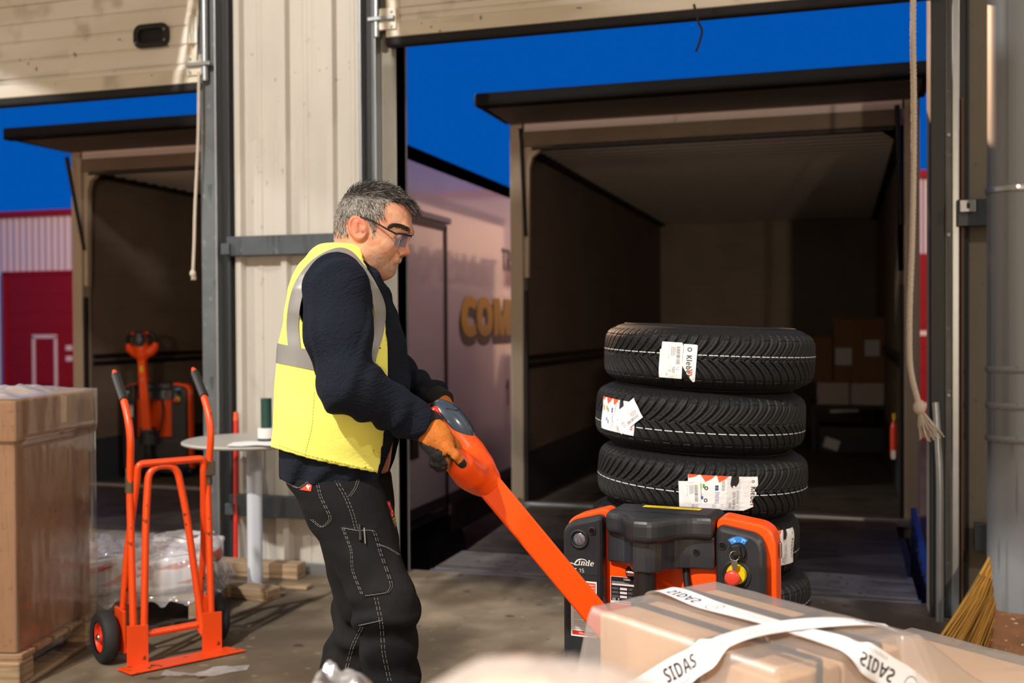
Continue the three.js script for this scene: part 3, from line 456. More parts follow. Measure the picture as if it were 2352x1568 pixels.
// ---------- things along the left ----------
// two-wheeled sack truck
{
  const t = thing('sack_truck', 'scuffed orange tubular sack truck with black handle grips and two wheels', 'hand truck', [-2.404, 0, -3.458], 55.4 * DEG);
  const r = .0135, bare = std({ color: 0x5b4a38, roughness: .6, metalness: .3, bumpMap: bumpFine, bumpScale: .001 });
  for (const s of [-1, 1]) {
    const x = s * .15, x1 = s * .155;
    mesh('upright', pipe([V(x, .02, -.005), V(x, .65, -.035), V(x1, .87, -.0), V(x1, .99, -.075), V(x1, 1.075, -.165)], r, .07), mDolly, t);
    mesh('grip', cylBetween(V(x1, .985, -.072), V(x1, 1.075, -.165), .0175, .0165, 14), std({ color: 0x17181a, roughness: .55 }), t);
    mesh('grip_end', cylBetween(V(x1, 1.074, -.164), V(x1, 1.092, -.183), .0145, .006, 12), mDolly, t);
    mesh('sleeve', cylBetween(V(x, .645, -.034), V(x, .735, -.03), .0175, .0165, 12), bare, t);
    mesh('support_leg', pipe([V(s * .128, .70, -.02), V(s * .15, .40, -.075), V(s * .15, .13, -.135), V(s * .15, .052, -.12), V(s * .15, .05, -.015)], r, .07), mDolly, t);
    const pl = mesh('toe_upright', uvm(extrude([[-.033, 0], [.045, 0], [.045, .15], [-.033, .158]], .006, .001), 1), mDolly, t); pl.position.set(s > 0 ? .138 : -.148, .004, .006);
    mesh('axle_bracket', rbox(.012, .16, .1, .003, s * .165, .12, -.11), mDolly, t);
    // wheel
    const w = new THREE.Group(); w.name = 'wheel'; w.position.set(s * .215, .098, -.135); t.add(w);
    const tyre = new THREE.LatheGeometry([[.058, -.026], [.085, -.029], [.096, -.02], [.098, 0], [.096, .02], [.085, .029], [.058, .026]].map((p) => new THREE.Vector2(...p)), 40); tyre.rotateZ(Math.PI / 2); mesh('tyre', tyre, std({ color: 0x1b1b1c, roughness: .75, bumpMap: bumpFine, bumpScale: .0006 }), w);
    const hubs = []; const rimRing = new THREE.LatheGeometry([[.048, -.018], [.060, -.024], [.060, .024], [.048, .018], [.048, -.018]].map((p) => new THREE.Vector2(...p)), 36); rimRing.rotateZ(Math.PI / 2); hubs.push(rimRing);
    for (let k = 0; k < 8; k++) { const a = k / 8 * Math.PI * 2; hubs.push(xf(box(.02, .04, .009, 0, .032, 0), { r: [a, 0, 0] })); }
    hubs.push(xf(new THREE.CylinderGeometry(.02, .02, .045, 18), { r: [0, 0, Math.PI / 2] })); mesh('rim', merge(hubs), std({ color: 0xe23a1c, roughness: .4 }), w);
    mesh('hub_cap', xf(new THREE.SphereGeometry(.014, 14, 10), { p: [s * .024, 0, 0], s: [.7, 1, 1] }), mChrome, w);
  }
  mesh('cross_bar', pipe([V(-.128, .70, -.02), V(-.128, .75, -.01), V(.128, .75, -.01), V(.128, .70, -.02)], r, .045), mDolly, t);
  mesh('inner_loop', pipe([V(-.115, .1, 0), V(-.10, .55, -.01), V(-.085, .735, -.015), V(.02, .735, -.015), V(.055, .55, -.01), V(.11, .1, 0)], r, .09), mDolly, t);
  mesh('lower_bar', cylBetween(V(-.115, .115, -.01), V(.11, .115, -.01), r), mDolly, t);
  mesh('clamp', rbox(.045, .06, .045, .006, .15, .71, -.03), bare, t);
  mesh('axle', cylBetween(V(-.2, .098, -.135), V(.2, .098, -.135), .008), mSteelDark, t);
  mesh('toe_plate', uvm(extrude([[-.215, .0], [.205, .0], [.245, .088], [-.195, .093]], .006, .001).rotateX(Math.PI / 2).translate(0, .012, 0), 1), mDolly, t);
}
// film-wrapped carton stack on a half pallet, left edge
{
  const near = onY(45, 1588, 0), far = onY(192, 1493, 0), d = far.clone().sub(near), ang = Math.atan2(d.x, d.z); // local z runs near -> far
  const t = thing('wrapped_carton_stack', 'tall brown carton wrapped in clear stretch film on a wooden pallet, left edge', 'carton', [near.x, 0, near.z], Math.atan2(-d.x, -d.z));
  const L = .60, W = .80; // local x to the left (-), local -z away from the camera
  const box3 = (x0, x1, y0, y1, z0, z1) => uvm(rbox(x1 - x0, y1 - y0, z1 - z0, .008, (x0 + x1) / 2, (y0 + y1) / 2, (z0 + z1) / 2), 1);
  for (let i = 0; i < 5; i++) mesh('deck_board', box3(-W, 0, .10, .122, -L + i * .12 + .005, -L + i * .12 + .1), mWood, t);
  for (const bx of [-W + .05, -W / 2, -.05]) for (const bz of [-.05, -L / 2, -L + .05]) if (bz !== -L / 2) mesh('pallet_block', box3(bx - .05, bx + .05, .02, .10, bz - .05, bz + .05), mWood, t);
  for (const bx of [-W + .05, -W / 2, -.05]) mesh('pallet_runner', box3(bx - .05, bx + .05, .0, .02, -L, 0), mWood, t);
  mesh('carton_body', box3(-W + .02, -.02, .125, .88, -L + .02, -.02), mCard, t);
  const lid = mesh('carton_lid', box3(-W + .005, -.005, .86, 1.005, -L + .005, -.005), mCard, t);
  mesh('lid_tape', uvm(extrude([[-.02, -.1], [.02, -.1], [.028, 0], [-.02, 0]], .001, 0).rotateY(Math.PI / 2).translate(-.004, 1.0, -.34), 1), std({ color: 0xb99a70, roughness: .35 }), lid);
  // stretch film, pulled in at the bottom and crumpled on top
  const path = [[-W, 0], [0, 0], [0, -L], [-W, -L]], per = 2 * (W + L);
  const sk = surf(160, 70, (u, v) => { let s = u * per, p; if (s < W) p = [-W + s, 0, 0, 1]; else if (s < W + L) p = [0, -(s - W), 1, 0]; else if (s < 2 * W + L) p = [-(s - W - L), -L, 0, -1]; else p = [-W, -L + (s - 2 * W - L), -1, 0];
    const y = lerp(.085, 1.015, v), fold = (fbm(u * 60, v * 4, 1, 3) - .5) * .012 + Math.max(0, .18 - v) * (.06 * fbm(u * 30 + v * 20, v * 30, 5, 3)), lidOut = smooth(y, .84, .88) * .012, o = .002 + Math.abs(fold) * .6 + lidOut - .006 * (1 - smooth(y, .84, .88));
    return V(p[0] + p[2] * o, y, p[1] + p[3] * o); }, (u, v) => [u * per, v]);
  mesh('stretch_film', sk, phys({ ...FILM, color: 0xfff6ea, roughness: .12, transmission: .95, bumpMap: bumpCoarse, bumpScale: .0015 }), t);
  mesh('film_top', surf(40, 40, (u, v) => V(lerp(-W - .005, .005, u), 1.012 + .035 * Math.pow(fbm(u * 9, v * 9, 2, 4), 2) * Math.min(1, 6 * Math.min(u, v, 1 - u, 1 - v)) * 1.6, lerp(.005, -L - .005, v))), phys({ ...FILM, color: 0xf3eee8, roughness: .2, transmission: .75 }), t);
}
// bagged goods on a low pallet behind the sack truck
{
  const c = onY(318, 1412, 0), t = thing('wrapped_bag_pallet', 'low pallet of white printed bags under crinkled clear film', 'pallet', [c.x + .0, 0, c.z - .05], 20 * DEG); t.scale.set(.62, 1, .62);
  const R = rng(5);
  for (let i = 0; i < 5; i++) mesh('deck_board', uvm(box(1.0, .02, .1, 0, .11, -.3 + i * .15), 1), mWood, t);
  for (const x of [-.44, 0, .44]) for (const z of [-.3, .3]) mesh('pallet_block', uvm(box(.1, .1, .1, x, .05, z), 1), mWood, t);
  const bagTex = canvasTex(512, 512, (x, w, h) => { x.fillStyle = '#c9c4c4'; x.fillRect(0, 0, w, h); const q = rng(3); for (let i = 0; i < 70; i++) { x.fillStyle = ['#b33a2a', '#2e4a7c', '#3b3a3c', '#f3efef', '#ece8e8', '#8f8d92'][Math.floor(q() * 6)]; x.globalAlpha = .75; x.save(); x.translate(q() * w, q() * h); x.rotate(q() * 3); x.fillRect(0, 0, 20 + q() * 90, 8 + q() * 34); x.restore(); } x.globalAlpha = 1; });
  const mBag = std({ map: bagTex, roughness: .4 });
  for (let k = 0; k < 4; k++) { const g = new THREE.SphereGeometry(1, 48, 32), p = g.attributes.position; for (let i = 0; i < p.count; i++) { const v = V(p.getX(i), p.getY(i), p.getZ(i)), n = .82 + .34 * fbm(v.x * 3 + k * 7, v.y * 3, v.z * 3, 4), q = (a) => Math.sign(a) * Math.pow(Math.abs(a), .6); p.setXYZ(i, q(v.x) * n * .27, q(v.y) * n * .085, q(v.z) * n * .21); } g.computeVertexNormals();
    const b = mesh('bag', g, mBag, t); b.position.set(-.24 + (k % 2) * .47, .2 + (k === 1 ? .045 : 0), -.17 + Math.floor(k / 2) * .32); b.rotation.set(.1 * (R() - .5), R() - .5, .25 * (R() - .5)); }
  const f = surf(120, 90, (u, v) => { const x = lerp(-.56, .56, u), z = lerp(-.44, .46, v), e = Math.min(u, 1 - u, v, 1 - v), n = fbm(x * 16, z * 16, 1, 4), r = Math.abs(fbm(x * 9 + 4, z * 12, 3, 3) - .5); return V(x, .10 + .22 * smooth(e, 0, .16) * (.8 + .25 * fbm(x * 3, z * 3, 7, 2)) + (n - .5) * .05 - r * .10 + .02, z); });
  mesh('film_cover', f, phys({ ...FILM, color: 0xf4f4f6, roughness: .08, transmission: .82 }), t);
}
// crumpled film heap on the floor further back
{ const c = onY(215, 1335, 0), t = mesh('film_heap', surf(70, 50, (u, v) => { const x = lerp(-.34, .34, u), z = lerp(-.22, .22, v), e = Math.min(u, 1 - u, v, 1 - v); return V(x, .005 + smooth(e, 0, .35) * (.2 * fbm(x * 8, z * 8, 2, 4) + .05 * Math.abs(fbm(x * 25, z * 25, 9, 2) - .5)), z); }), phys({ ...FILM, color: 0xf2f2f4, roughness: .1, transmission: .8 })); t.position.set(c.x, 0, c.z - .1); tag(t, 'heap of crumpled clear plastic film on the floor by the left leveller', 'plastic film'); }
{ const c = onY(470, 1543, 0), t = mesh('film_scrap', surf(50, 12, (u, v) => { const x = lerp(-.15, .15, u), z = lerp(-.03, .03, v); return V(x, .002 + .03 * Math.pow(fbm(x * 20, z * 30, 2, 3), 2) * Math.sin(Math.PI * u), z + .05 * Math.sin(u * 4)); }), phys({ ...FILM, color: 0xeeeeee, roughness: .12, transmission: .75 })); t.position.set(c.x, 0, c.z); t.rotation.y = .35; tag(t, 'small scrap of clear film on the floor in front of the sack truck', 'plastic film'); }
// round standing table
{
  const t = thing('round_table', 'round grey standing table on a white tubular post beside the cladding', 'table', [-2.685, 0, -4.515]);
  mesh('table_top', new THREE.LatheGeometry([[0, .70], [.325, .70], [.335, .706], [.335, .714], [.325, .719], [0, .719]].map((p) => new THREE.Vector2(...p)), 64), std({ color: 0xa8a49c, roughness: .45 }), t);
  mesh('post', new THREE.CylinderGeometry(.036, .036, .69, 28).translate(0, .355, 0), std({ color: 0xc3c8cf, roughness: .5, bumpMap: bumpFine, bumpScale: .0003 }), t);
  mesh('foot_plate', new THREE.CylinderGeometry(.07, .07, .01, 24).translate(0, .006, 0), mGreyPaint, t);
  const c = at(612, 975, 5.05); const y0 = .7205;
  const k = thing('desk_bell', 'dark green cylinder on a white round base standing on the table', 'container', [c.x, y0, c.z]);
  mesh('cylinder', new THREE.CylinderGeometry(.026, .026, .145, 28).translate(0, .125, 0), std({ color: 0x0c3a30, roughness: .55 }), k); mesh('collar', new THREE.CylinderGeometry(.042, .041, .048, 28).translate(0, .034, 0), mWhite, k); mesh('base', new THREE.CylinderGeometry(.039, .041, .01, 28).translate(0, .005, 0), std({ color: 0x1c2a26, roughness: .6 }), k);
  const pc = onY(590, 1020, .72); const pap = mesh('paper_sheet', surf(12, 8, (u, v) => V(lerp(-.12, .12, u), .002 + .004 * Math.sin(u * 5 + v * 2) ** 2, lerp(-.09, .09, v))), mPaper); pap.position.set(pc.x, .7195, pc.z); pap.rotation.y = .4; tag(pap, 'white paper sheet lying on the round table', 'paper');
}
// wooden beams on the floor
{
  const plank = (label, a, b, w, h, y = 0, turn = 0) => { const m = onY(a[0], a[1], 0), n = onY(b[0], b[1], 0), d = n.clone().sub(m), g = uvm(rbox(d.length(), h, w, .006, 0, 0, 0), 1); const o = mesh('timber_block', g, mWood); o.position.set((m.x + n.x) / 2, y + h / 2, (m.z + n.z) / 2); o.rotation.y = Math.atan2(-d.z, d.x); tag(o, label, 'timber', 'loose timber under the table'); return o; };
  plank('short thick timber lying behind the white table post', [500, 1316], [693, 1327], .10, .075);
  const f = plank('longer weathered timber lying in front of the white table post', [484, 1357], [630, 1378], .10, .055);
  plank('thin pallet board sticking out on the floor right of the table post', [640, 1347], [712, 1352], .07, .018);
}
// red stick leaning on the wall
{ const t = thing('red_stick', 'thin red wooden stick leaning on the cladding behind the table', 'stick', [-2.99, 0, -4.835]); mesh('shaft', cylBetween(V(.02, .0, .03), V(-.012, .80, -.035), .012, .012, 12), std({ color: 0xc9241a, roughness: .45 }), t); mesh('tip', cylBetween(V(-.0105, .77, -.0325), V(-.013, .815, -.036), .0135, .011, 12), std({ color: 0xd9501c, roughness: .5 }), t); }
// ropes hanging from the doors
function rope(label, pts, r, frayed, group) {
  const c = new THREE.CatmullRomCurve3(pts), n = 260, poly = []; for (let i = 0; i <= n; i++) poly.push(c.getPoint(i / n));
  const L = c.getLength(), t = thing('pull_rope', label, 'rope', pts[0].toArray());
  const strand = (ph) => { const q = []; for (let i = 0; i <= n; i++) { const a = i / n * L / .035 * Math.PI * 2 / 1 + ph, tg = c.getTangent(i / n), s = V(1, 0, 0).addScaledVector(tg, -tg.x).normalize(), b = tg.clone().cross(s); q.push(poly[i].clone().addScaledVector(s, Math.cos(a) * r * .5).addScaledVector(b, Math.sin(a) * r * .5).sub(pts[0])); } return sweep(q, r * .62, 6); };
  const mr = std({ color: 0xbdb0a2, roughness: .9 });
  for (let k = 0; k < 3; k++) mesh('strand', strand(k * 2.094), mr, t);
  const e = poly[n].clone().sub(pts[0]), R = rng(9 + Math.round(r * 1e4));
  mesh('knot', xf(new THREE.SphereGeometry(r * 2.1, 14, 10), { p: e.toArray(), s: [1, 1.25, 1] }), mr, t);
  const fr = []; for (let i = 0; i < frayed.n; i++) { const a = R() * 6.28, q = R(), d = V(frayed.dir + (R() - .5) * frayed.spread, -1, (R() - .5) * frayed.spread).normalize(), l = frayed.len * (.6 + .5 * R()); fr.push(sweep([e.clone(), e.clone().addScaledVector(d, l * .5).add(V((R() - .5) * .01, 0, 0)), e.clone().addScaledVector(d, l).add(V((R() - .5) * .02, .006 * R(), 0))], .0022, 4)); }
  mesh('frayed_end', merge(fr), mr, t); return t;
}
rope('thin white rope with knotted end hanging from the left dock door', [onZ(457, 165, -4.8), onZ(455, 320, -4.79), onZ(448, 480, -4.79), onZ(446, 560, -4.79), onZ(443, 628, -4.79)], .0075, { n: 26, dir: 0, spread: .7, len: .035 });
rope('thick twisted rope with frayed tassel hanging at the right jamb', [onZ(2100, -160, -4.45), onZ(2097, 80, -4.45), onZ(2099, 230, -4.45), onZ(2098, 420, -4.45), onZ(2095, 560, -4.44), onZ(2089, 740, -4.43), onZ(2092, 850, -4.43), onZ(2112, 935, -4.43)], .0115, { n: 90, dir: .35, spread: .75, len: .13 });
// rainwater pipe and broom, right edge
{
  const p = at(2336, 1100, 4.12), t = thing('drain_pipe', 'tall grey drain pipe with collars and a rusty brown foot, right edge', 'pipe', [p.x, 0, p.z]);
  const y = (py) => EYE.y - (py - 744) / FPX * 4.12, lathe = (a) => new THREE.LatheGeometry(a.map((q) => new THREE.Vector2(...q)), 48);
  const texPipe = dataTex(512, (u, v) => { const s = tfbm(u, v, 4, 4), st = tnoise(u * 40, v * 3, 40); let k = mixc(rgb(0x676b70), rgb(0x7d8186), s); return mixc(k, rgb(0x4c5054), smooth(st, .7, .95) * .5); }), mp = std({ map: texPipe, roughness: .5 });
  mesh('upper_pipe', lathe([[.108, y(1000)], [.106, 4.5], [.106, 8.0]]), mp, t);
  mesh('lower_pipe', lathe([[.108, y(1400)], [.105, y(1010)]]), mp, t);
  mesh('sleeve', lathe([[.1075, y(1010)], [.1075, y(830)], [.106, y(826)]]), mp, t);
  for (const py of [847, 930, 1005]) mesh('collar', lathe([[.106, y(py + 8)], [.113, y(py + 7)], [.115, y(py)], [.113, y(py - 7)], [.106, y(py - 8)]]), mp, t);
  const b = mesh('clamp_band', lathe([[.109, y(446)], [.115, y(445)], [.115, y(432)], [.109, y(431)]]), mGalv, t); mesh('clamp_screw', xf(new THREE.CylinderGeometry(.008, .008, .02, 10), { p: [-.015, y(438), .117], r: [Math.PI / 2, 0, 0] }), mChrome, b);
  const texRust = dataTex(256, (u, v) => { const s = tfbm(u, v, 8, 4), d = tfbm(u + .4, v + .2, 40, 2); let k = mixc(rgb(0x4f321c), rgb(0x7a4e2a), s); return mixc(k, rgb(0xc9b79c), smooth(d, .78, .84)); });
  mesh('foot', lathe([[.125, 0], [.122, .04], [.112, y(1398) - .01], [.109, y(1394)]]), std({ map: texRust, roughness: .55 }), t);
}
{
  const c = onY(2228, 1478, 0), t = thing('straw_broom', 'worn straw broom standing on its bristles beside the drain pipe', 'broom', [c.x, 0, c.z + .02]);
  const R = rng(21), ms = std({ color: 0xb3822f, roughness: .8 }), ms2 = std({ color: 0x8a6426, roughness: .85 }), top = V(.10, .36, 0), a = [], b = [];
  for (let i = 0; i < 520; i++) { const q = R() * 2 - 1, w = R() * 2 - 1, s = top.clone().add(V(q * .028, -.05 * R(), w * .018)), e = V(q * .085 - .03 + .06 * (q > 0 ? .2 : 0), .004 + .03 * R() * R(), w * .045 + .01), m = s.clone().lerp(e, .45).add(V(q * .004 + .015, .01, w * .01)); (R() < .6 ? a : b).push(sweep([s, m, e], .0016, 3)); }
  mesh('bristles', merge(a), ms, t).userData.kind = 'stuff'; mesh('bristles_dark', merge(b), ms2, t).userData.kind = 'stuff';
  mesh('shoulder', xf(new THREE.CylinderGeometry(.022, .046, .11, 20), { p: [.088, .325, 0], r: [0, 0, -.22], s: [1, 1, .6] }), ms, t);
  for (const [y, k] of [[.345, 0], [.325, 1], [.295, 2], [.28, 3]]) mesh('binding', xf(new THREE.TorusGeometry(.030 + k * .0045, .0016, 6, 28), { p: [.092 - k * .006, y, 0], r: [Math.PI / 2, .22, 0], s: [1, .6, 1] }), std({ color: 0x3a1d18, roughness: .7 }), t);
  mesh('handle', cylBetween(V(.10, .36, 0), V(.24, 1.0, -.14), .012), mWood, t);
}

// ---------- electric pallet trucks ----------
const brandTex = canvasTex(512, 256, (x, w, h) => { x.fillStyle = '#26282c'; x.fillRect(0, 0, w, h); x.fillStyle = '#ece6da'; x.strokeStyle = '#ece6da';
  x.font = 'italic bold 120px serif'; x.fillText('inde', 170, 112); x.lineWidth = 13; x.lineCap = 'round'; x.beginPath(); x.moveTo(20, 100); x.bezierCurveTo(80, 60, 100, 125, 165, 112); x.bezierCurveTo(150, 110, 120, 105, 118, 96); x.bezierCurveTo(170, 40, 190, 10, 235, 12); x.bezierCurveTo(290, 14, 310, 22, 318, 40); x.stroke(); x.beginPath(); x.moveTo(118, 96); x.bezierCurveTo(135, 60, 160, 20, 215, 14); x.stroke();
  x.font = 'bold 84px sans-serif'; x.fillText('MT', 30, 226); x.font = '84px sans-serif'; x.fillText('15', 190, 226); });
const plateTex = canvasTex(512, 400, (x, w, h) => { x.fillStyle = '#f2f0ee'; x.fillRect(0, 0, w, h); x.fillStyle = '#1a191b'; x.fillRect(6, 6, w - 12, 350); x.fillStyle = '#e8e4e2'; x.font = 'italic bold 40px serif'; x.fillText('Linde', 200, 48); x.font = 'bold 34px sans-serif'; x.strokeStyle = '#ddd'; x.lineWidth = 3; x.strokeRect(360, 16, 130, 40); x.fillStyle = '#bbb'; for (let i = 0; i < 3; i++) x.fillRect(20, 74 + i * 14, 200 + i * 70, 5); x.fillStyle = '#e9dfe0'; x.fillRect(20, 104, 472, 26);
  for (let r = 0; r < 3; r++) { x.fillStyle = '#e9dfe0'; x.fillRect(146, 160 + r * 58, 110, 34); x.fillRect(384, 160 + r * 58, 110, 34); x.fillStyle = '#8d8a8a'; for (let q = 0; q < 3; q++) { x.fillRect(20, 162 + r * 58 + q * 11, 105, 4); x.fillRect(272, 162 + r * 58 + q * 11, 70, 4); } } x.fillStyle = '#f0eeee'; x.font = 'bold 46px sans-serif'; x.fillText('CE', 26, 350); x.font = 'bold 22px sans-serif'; x.fillText('UK', 110, 332); x.fillText('CA', 110, 352); x.strokeStyle = '#7788a0'; x.strokeRect(170, 322, 36, 28); x.fillStyle = '#e23b1a'; x.fillRect(140, 366, 300, 24); });
const warnTex = canvasTex(256, 512, (x, w, h) => { x.fillStyle = '#f1efee'; x.fillRect(0, 0, w, h); x.fillStyle = '#e04a22'; x.beginPath(); x.roundRect(60, 14, 186, 92, 10); x.fill(); x.fillStyle = '#f3d9d0'; x.font = 'bold 19px sans-serif'; ['REGLES DE SECURITE', 'POUR LES CHARIOTS', 'DE MANUTENTION'].forEach((s, i) => x.fillText(s, 68, 42 + i * 26, 170)); x.fillStyle = '#8c8b8c'; for (let i = 0; i < 34; i++) if (i % 8) x.fillRect(26, 124 + i * 9.6, 150 + (i * 53 % 60), 3); x.fillStyle = '#d8331f'; x.fillRect(14, 460, 228, 38); x.fillStyle = '#f7d9d2'; x.font = 'bold 24px sans-serif'; x.fillText('FENWICK', 80, 488); });
const keyTex = canvasTex(256, 128, (x, w, h) => { x.fillStyle = '#2f7fd0'; x.fillRect(0, 0, w, h); x.fillStyle = '#eaf3fb'; x.font = 'bold 34px sans-serif'; x.fillText('OFF', 22, 60); x.fillText('ON', 182, 60); x.strokeStyle = '#eaf3fb'; x.lineWidth = 7; x.beginPath(); x.arc(72, 92, 15, 0, 7); x.stroke(); x.fillRect(190, 76, 8, 34); });
const yellowTex = canvasTex(512, 64, (x, w, h) => { x.fillStyle = '#e6c21a'; x.fillRect(0, 0, w, h); x.fillStyle = '#5d4d0c'; x.font = 'bold 34px sans-serif'; x.fillText('⚠', 12, 44); for (let i = 0; i < 2; i++) x.fillRect(330, 16 + i * 20, 150, 6); x.font = 'bold 30px sans-serif'; x.fillText('ATTENTION', 70, 44); });
function decal(name, w, h, tex, parent, p, r = [0, 0, 0]) { const m = mesh(name, xf(new THREE.PlaneGeometry(w, h), { p, r }), std({ map: tex, roughness: .45 }), parent); return m; }
function tillerParts(parent) { // local frame: y along the bar from the pivot, x sideways, z upper side
  const bar = extrude([[-.040, 0], [.040, 0], [.030, .62], [-.030, .62]], .064, .006, 3); bar.translate(0, 0, -.032);
  const barSide = surf(1, 1, () => V());
  const P = (pts) => pts.map((q) => V(...q));
  mesh('tiller_bar', bar, mLinde, parent);
  // moulded head: one smooth solid with two loops
  const neck = tower([[0, .605, 0, .036, .034], [0, .625, 0, .040, .040], [0, .665, .0, .052, .050], [0, .705, .0, .058, .054], [0, .75, .004, .056, .048], [0, .80, .010, .050, .036], [0, .85, .014, .038, .020]]);
  const loopPts = (s) => P([[s * .03, .66, -.014], [s * .075, .68, -.02], [s * .112, .715, -.02], [s * .122, .755, -.014]]), caps = [];
  for (const s of [-1, 1]) { const q = loopPts(s); for (let i = 0; i < 3; i++) caps.push(capsule(q[i], q[i + 1], .030 - i * .0045, .0255 - i * .0045)); }
  const dent = capsule(V(.062, .575, .0), V(.075, .58, .0), .012), dent2 = capsule(V(-.062, .575, .0), V(-.075, .58, .0), .012);
  const f = (x, y, z) => { let d = neck(x, y, z); for (const c of caps) d = smin(d, c(x, y, z), .045); return d; };
  mesh('tiller_head', sdfMesh(f, [-.175, .44, -.08], [.175, .87, .085], .0055), mLinde, parent);
  const cov = ellipsoid(V(0, .785, .022), .050, .078, .043), f2 = (x, y, z) => smax(smax(cov(x, y, z), .012 - z, .008), y - .862, .01);
  const cv = mesh('control_cover', sdfMesh(f2, [-.07, .66, -.01], [.07, .89, .09], .0042), mLindeBlue, parent);
  mesh('panel_gap', sweep([[-.036, .83, .0385], [-.03, .81, .0545], [-.015, .806, .0615], [.0, .805, .0638], [.015, .806, .0615], [.03, .81, .0545], [.036, .83, .0385]].map((p) => V(...p)), .0016, 5), mBlack, cv);
  for (const s of [-1, 1]) mesh('hand_grip', pipe([V(s * .122, .75, -.014), V(s * .122, .80, -.008), V(s * .09, .84, -.002), V(s * .03, .842, .004)], .0175, .05, 14), std({ color: 0x16181b, roughness: .5 }), parent);
  for (const s of [-1, 1]) mesh('thumb_switch', rbox(.03, .022, .036, .008, s * .062, .845, .006), std({ color: 0xd8290f, roughness: .4 }), parent);
}
function palletTruck(label, pos, turn, tillerTop, marks) {
  const t = thing('pallet_truck', label, 'pallet truck', pos, turn), shell = (pts, d, z, bev) => { const g = extrude(pts, d, bev, 3); g.translate(0, 0, z); return g; };
  const Lo = [[-.287, .06], [-.287, .708], [-.281, .728], [-.262, .744], [-.18, .768], [-.166, .762], [-.166, .06]].reverse(), Ro = [[.118, .06], [.118, .748], [.124, .761], [.137, .767], [.236, .752], [.258, .736], [.267, .705], [.274, .06]].reverse();
  const Li = [[-.284, .07], [-.284, .706], [-.276, .722], [-.258, .736], [-.184, .756], [-.173, .748], [-.171, .07]].reverse(), Ri = [[.124, .07], [.124, .734], [.13, .746], [.14, .75], [.222, .736], [.24, .722], [.247, .695], [.254, .07]].reverse();
  const rp2 = (pts, r) => { const o = [], n = pts.length; pts.forEach((p, i) => { const a = pts[(i + n - 1) % n], b = pts[(i + 1) % n], la = Math.hypot(a[0] - p[0], a[1] - p[1]), lb = Math.hypot(b[0] - p[0], b[1] - p[1]), k = Math.min(r, la * .45, lb * .45), s = [p[0] + (a[0] - p[0]) / la * k, p[1] + (a[1] - p[1]) / la * k], e = [p[0] + (b[0] - p[0]) / lb * k, p[1] + (b[1] - p[1]) / lb * k]; for (let j = 0; j <= 5; j++) { const t = j / 5, u = 1 - t; o.push([u * u * s[0] + 2 * u * t * p[0] + t * t * e[0], u * u * s[1] + 2 * u * t * p[1] + t * t * e[1]]); } }); return o; };
  mesh('orange_cover', shell(rp2(Lo, .02), .065, -.07, .006), mLinde, t); const ro = mesh('orange_cover', shell(rp2(Ro, .02), .075, -.08, .006), mLinde, t);
  mesh('release_slot', xf(rbox(.006, .04, .014, .003), { p: [.272, .685, -.042], r: [0, 0, .02] }), mChrome, ro);
  const lp = mesh('left_panel', shell(rp2(Li, .02), .045, -.008, .014), mLindeDark, t), rp = mesh('right_panel', shell(rp2(Ri, .02), .045, -.008, .014), mLindeDark, t);
  const Z = .0375;
  // head lamp and screws
  const lampG = new THREE.Group(); 
  mesh('lamp_ring', xf(new THREE.TorusGeometry(.0225, .0045, 12, 36), { p: [-.236, .69, Z] }), mBlack, lp);
  mesh('lamp_lens', xf(new THREE.SphereGeometry(.0205, 28, 16), { p: [-.236, .69, Z - .006], s: [1, 1, .45] }), phys({ color: 0x8f93a0, roughness: .06, metalness: .6, clearcoat: 1, clearcoatRoughness: .02 }), lp);
  const screw = (x, y, par, z = Z) => { const s = mesh('screw', xf(new THREE.TorusGeometry(.0085, .0028, 8, 22), { p: [x, y, z] }), mBlack, par); mesh('socket', xf(new THREE.CylinderGeometry(.0065, .0065, .006, 14), { p: [x, y, z], r: [Math.PI / 2, 0, 0] }), std({ color: 0x070708, roughness: .3 }), s); };
  screw(-.2, .714, lp); screw(.142, .702, rp);
  // middle: cap with rounded nose, recessed panel, orange apron
  const nose = (z0, z1, xw, bl, br) => { const a = []; a.push([-.165, -.105], [-.165, z0]); const c = -.041; for (let i = 0; i <= 24; i++) { const x = lerp(bl, br, i / 24), u = (x - c) / xw; const b = 1 / (1 + Math.pow(Math.abs(u), 4)); a.push([x, z0 + (z1 - z0) * b]); } a.push([.116, z0], [.116, -.115]); return a; };
  const capG = extrude(nose(.028, .135, .062, -.16, .112).map(([x, z]) => [x, -z]).reverse(), .062, .018, 4); capG.rotateX(-Math.PI / 2); capG.translate(0, .708, 0);
  const cap = mesh('top_cap', capG, mLindeDark, t);
  const yt = mesh('yellow_sticker', xf(new THREE.PlaneGeometry(.155, .03), { p: [-.012, .7712, -.062], r: [-Math.PI / 2, 0, 0] }), std({ map: yellowTex, roughness: .4 }), cap);
  const pg = extrude(nose(.012, .112, .050, -.16, .112).map(([x, z]) => [x, -z]).reverse(), .085, .006, 3); pg.rotateX(-Math.PI / 2); pg.translate(0, .632, 0);
  const mid = mesh('middle_panel', pg, phys({ color: 0x2a2d33, roughness: .3, clearcoat: .5, clearcoatRoughness: .2 }), t);
  screw(-.128, .675, mid, .0145); screw(.070, .675, mid, .0145);
  const ap = mesh('orange_apron', rbox(.285, .60, .03, .004, -.024, .34, -.018), mLinde, t);
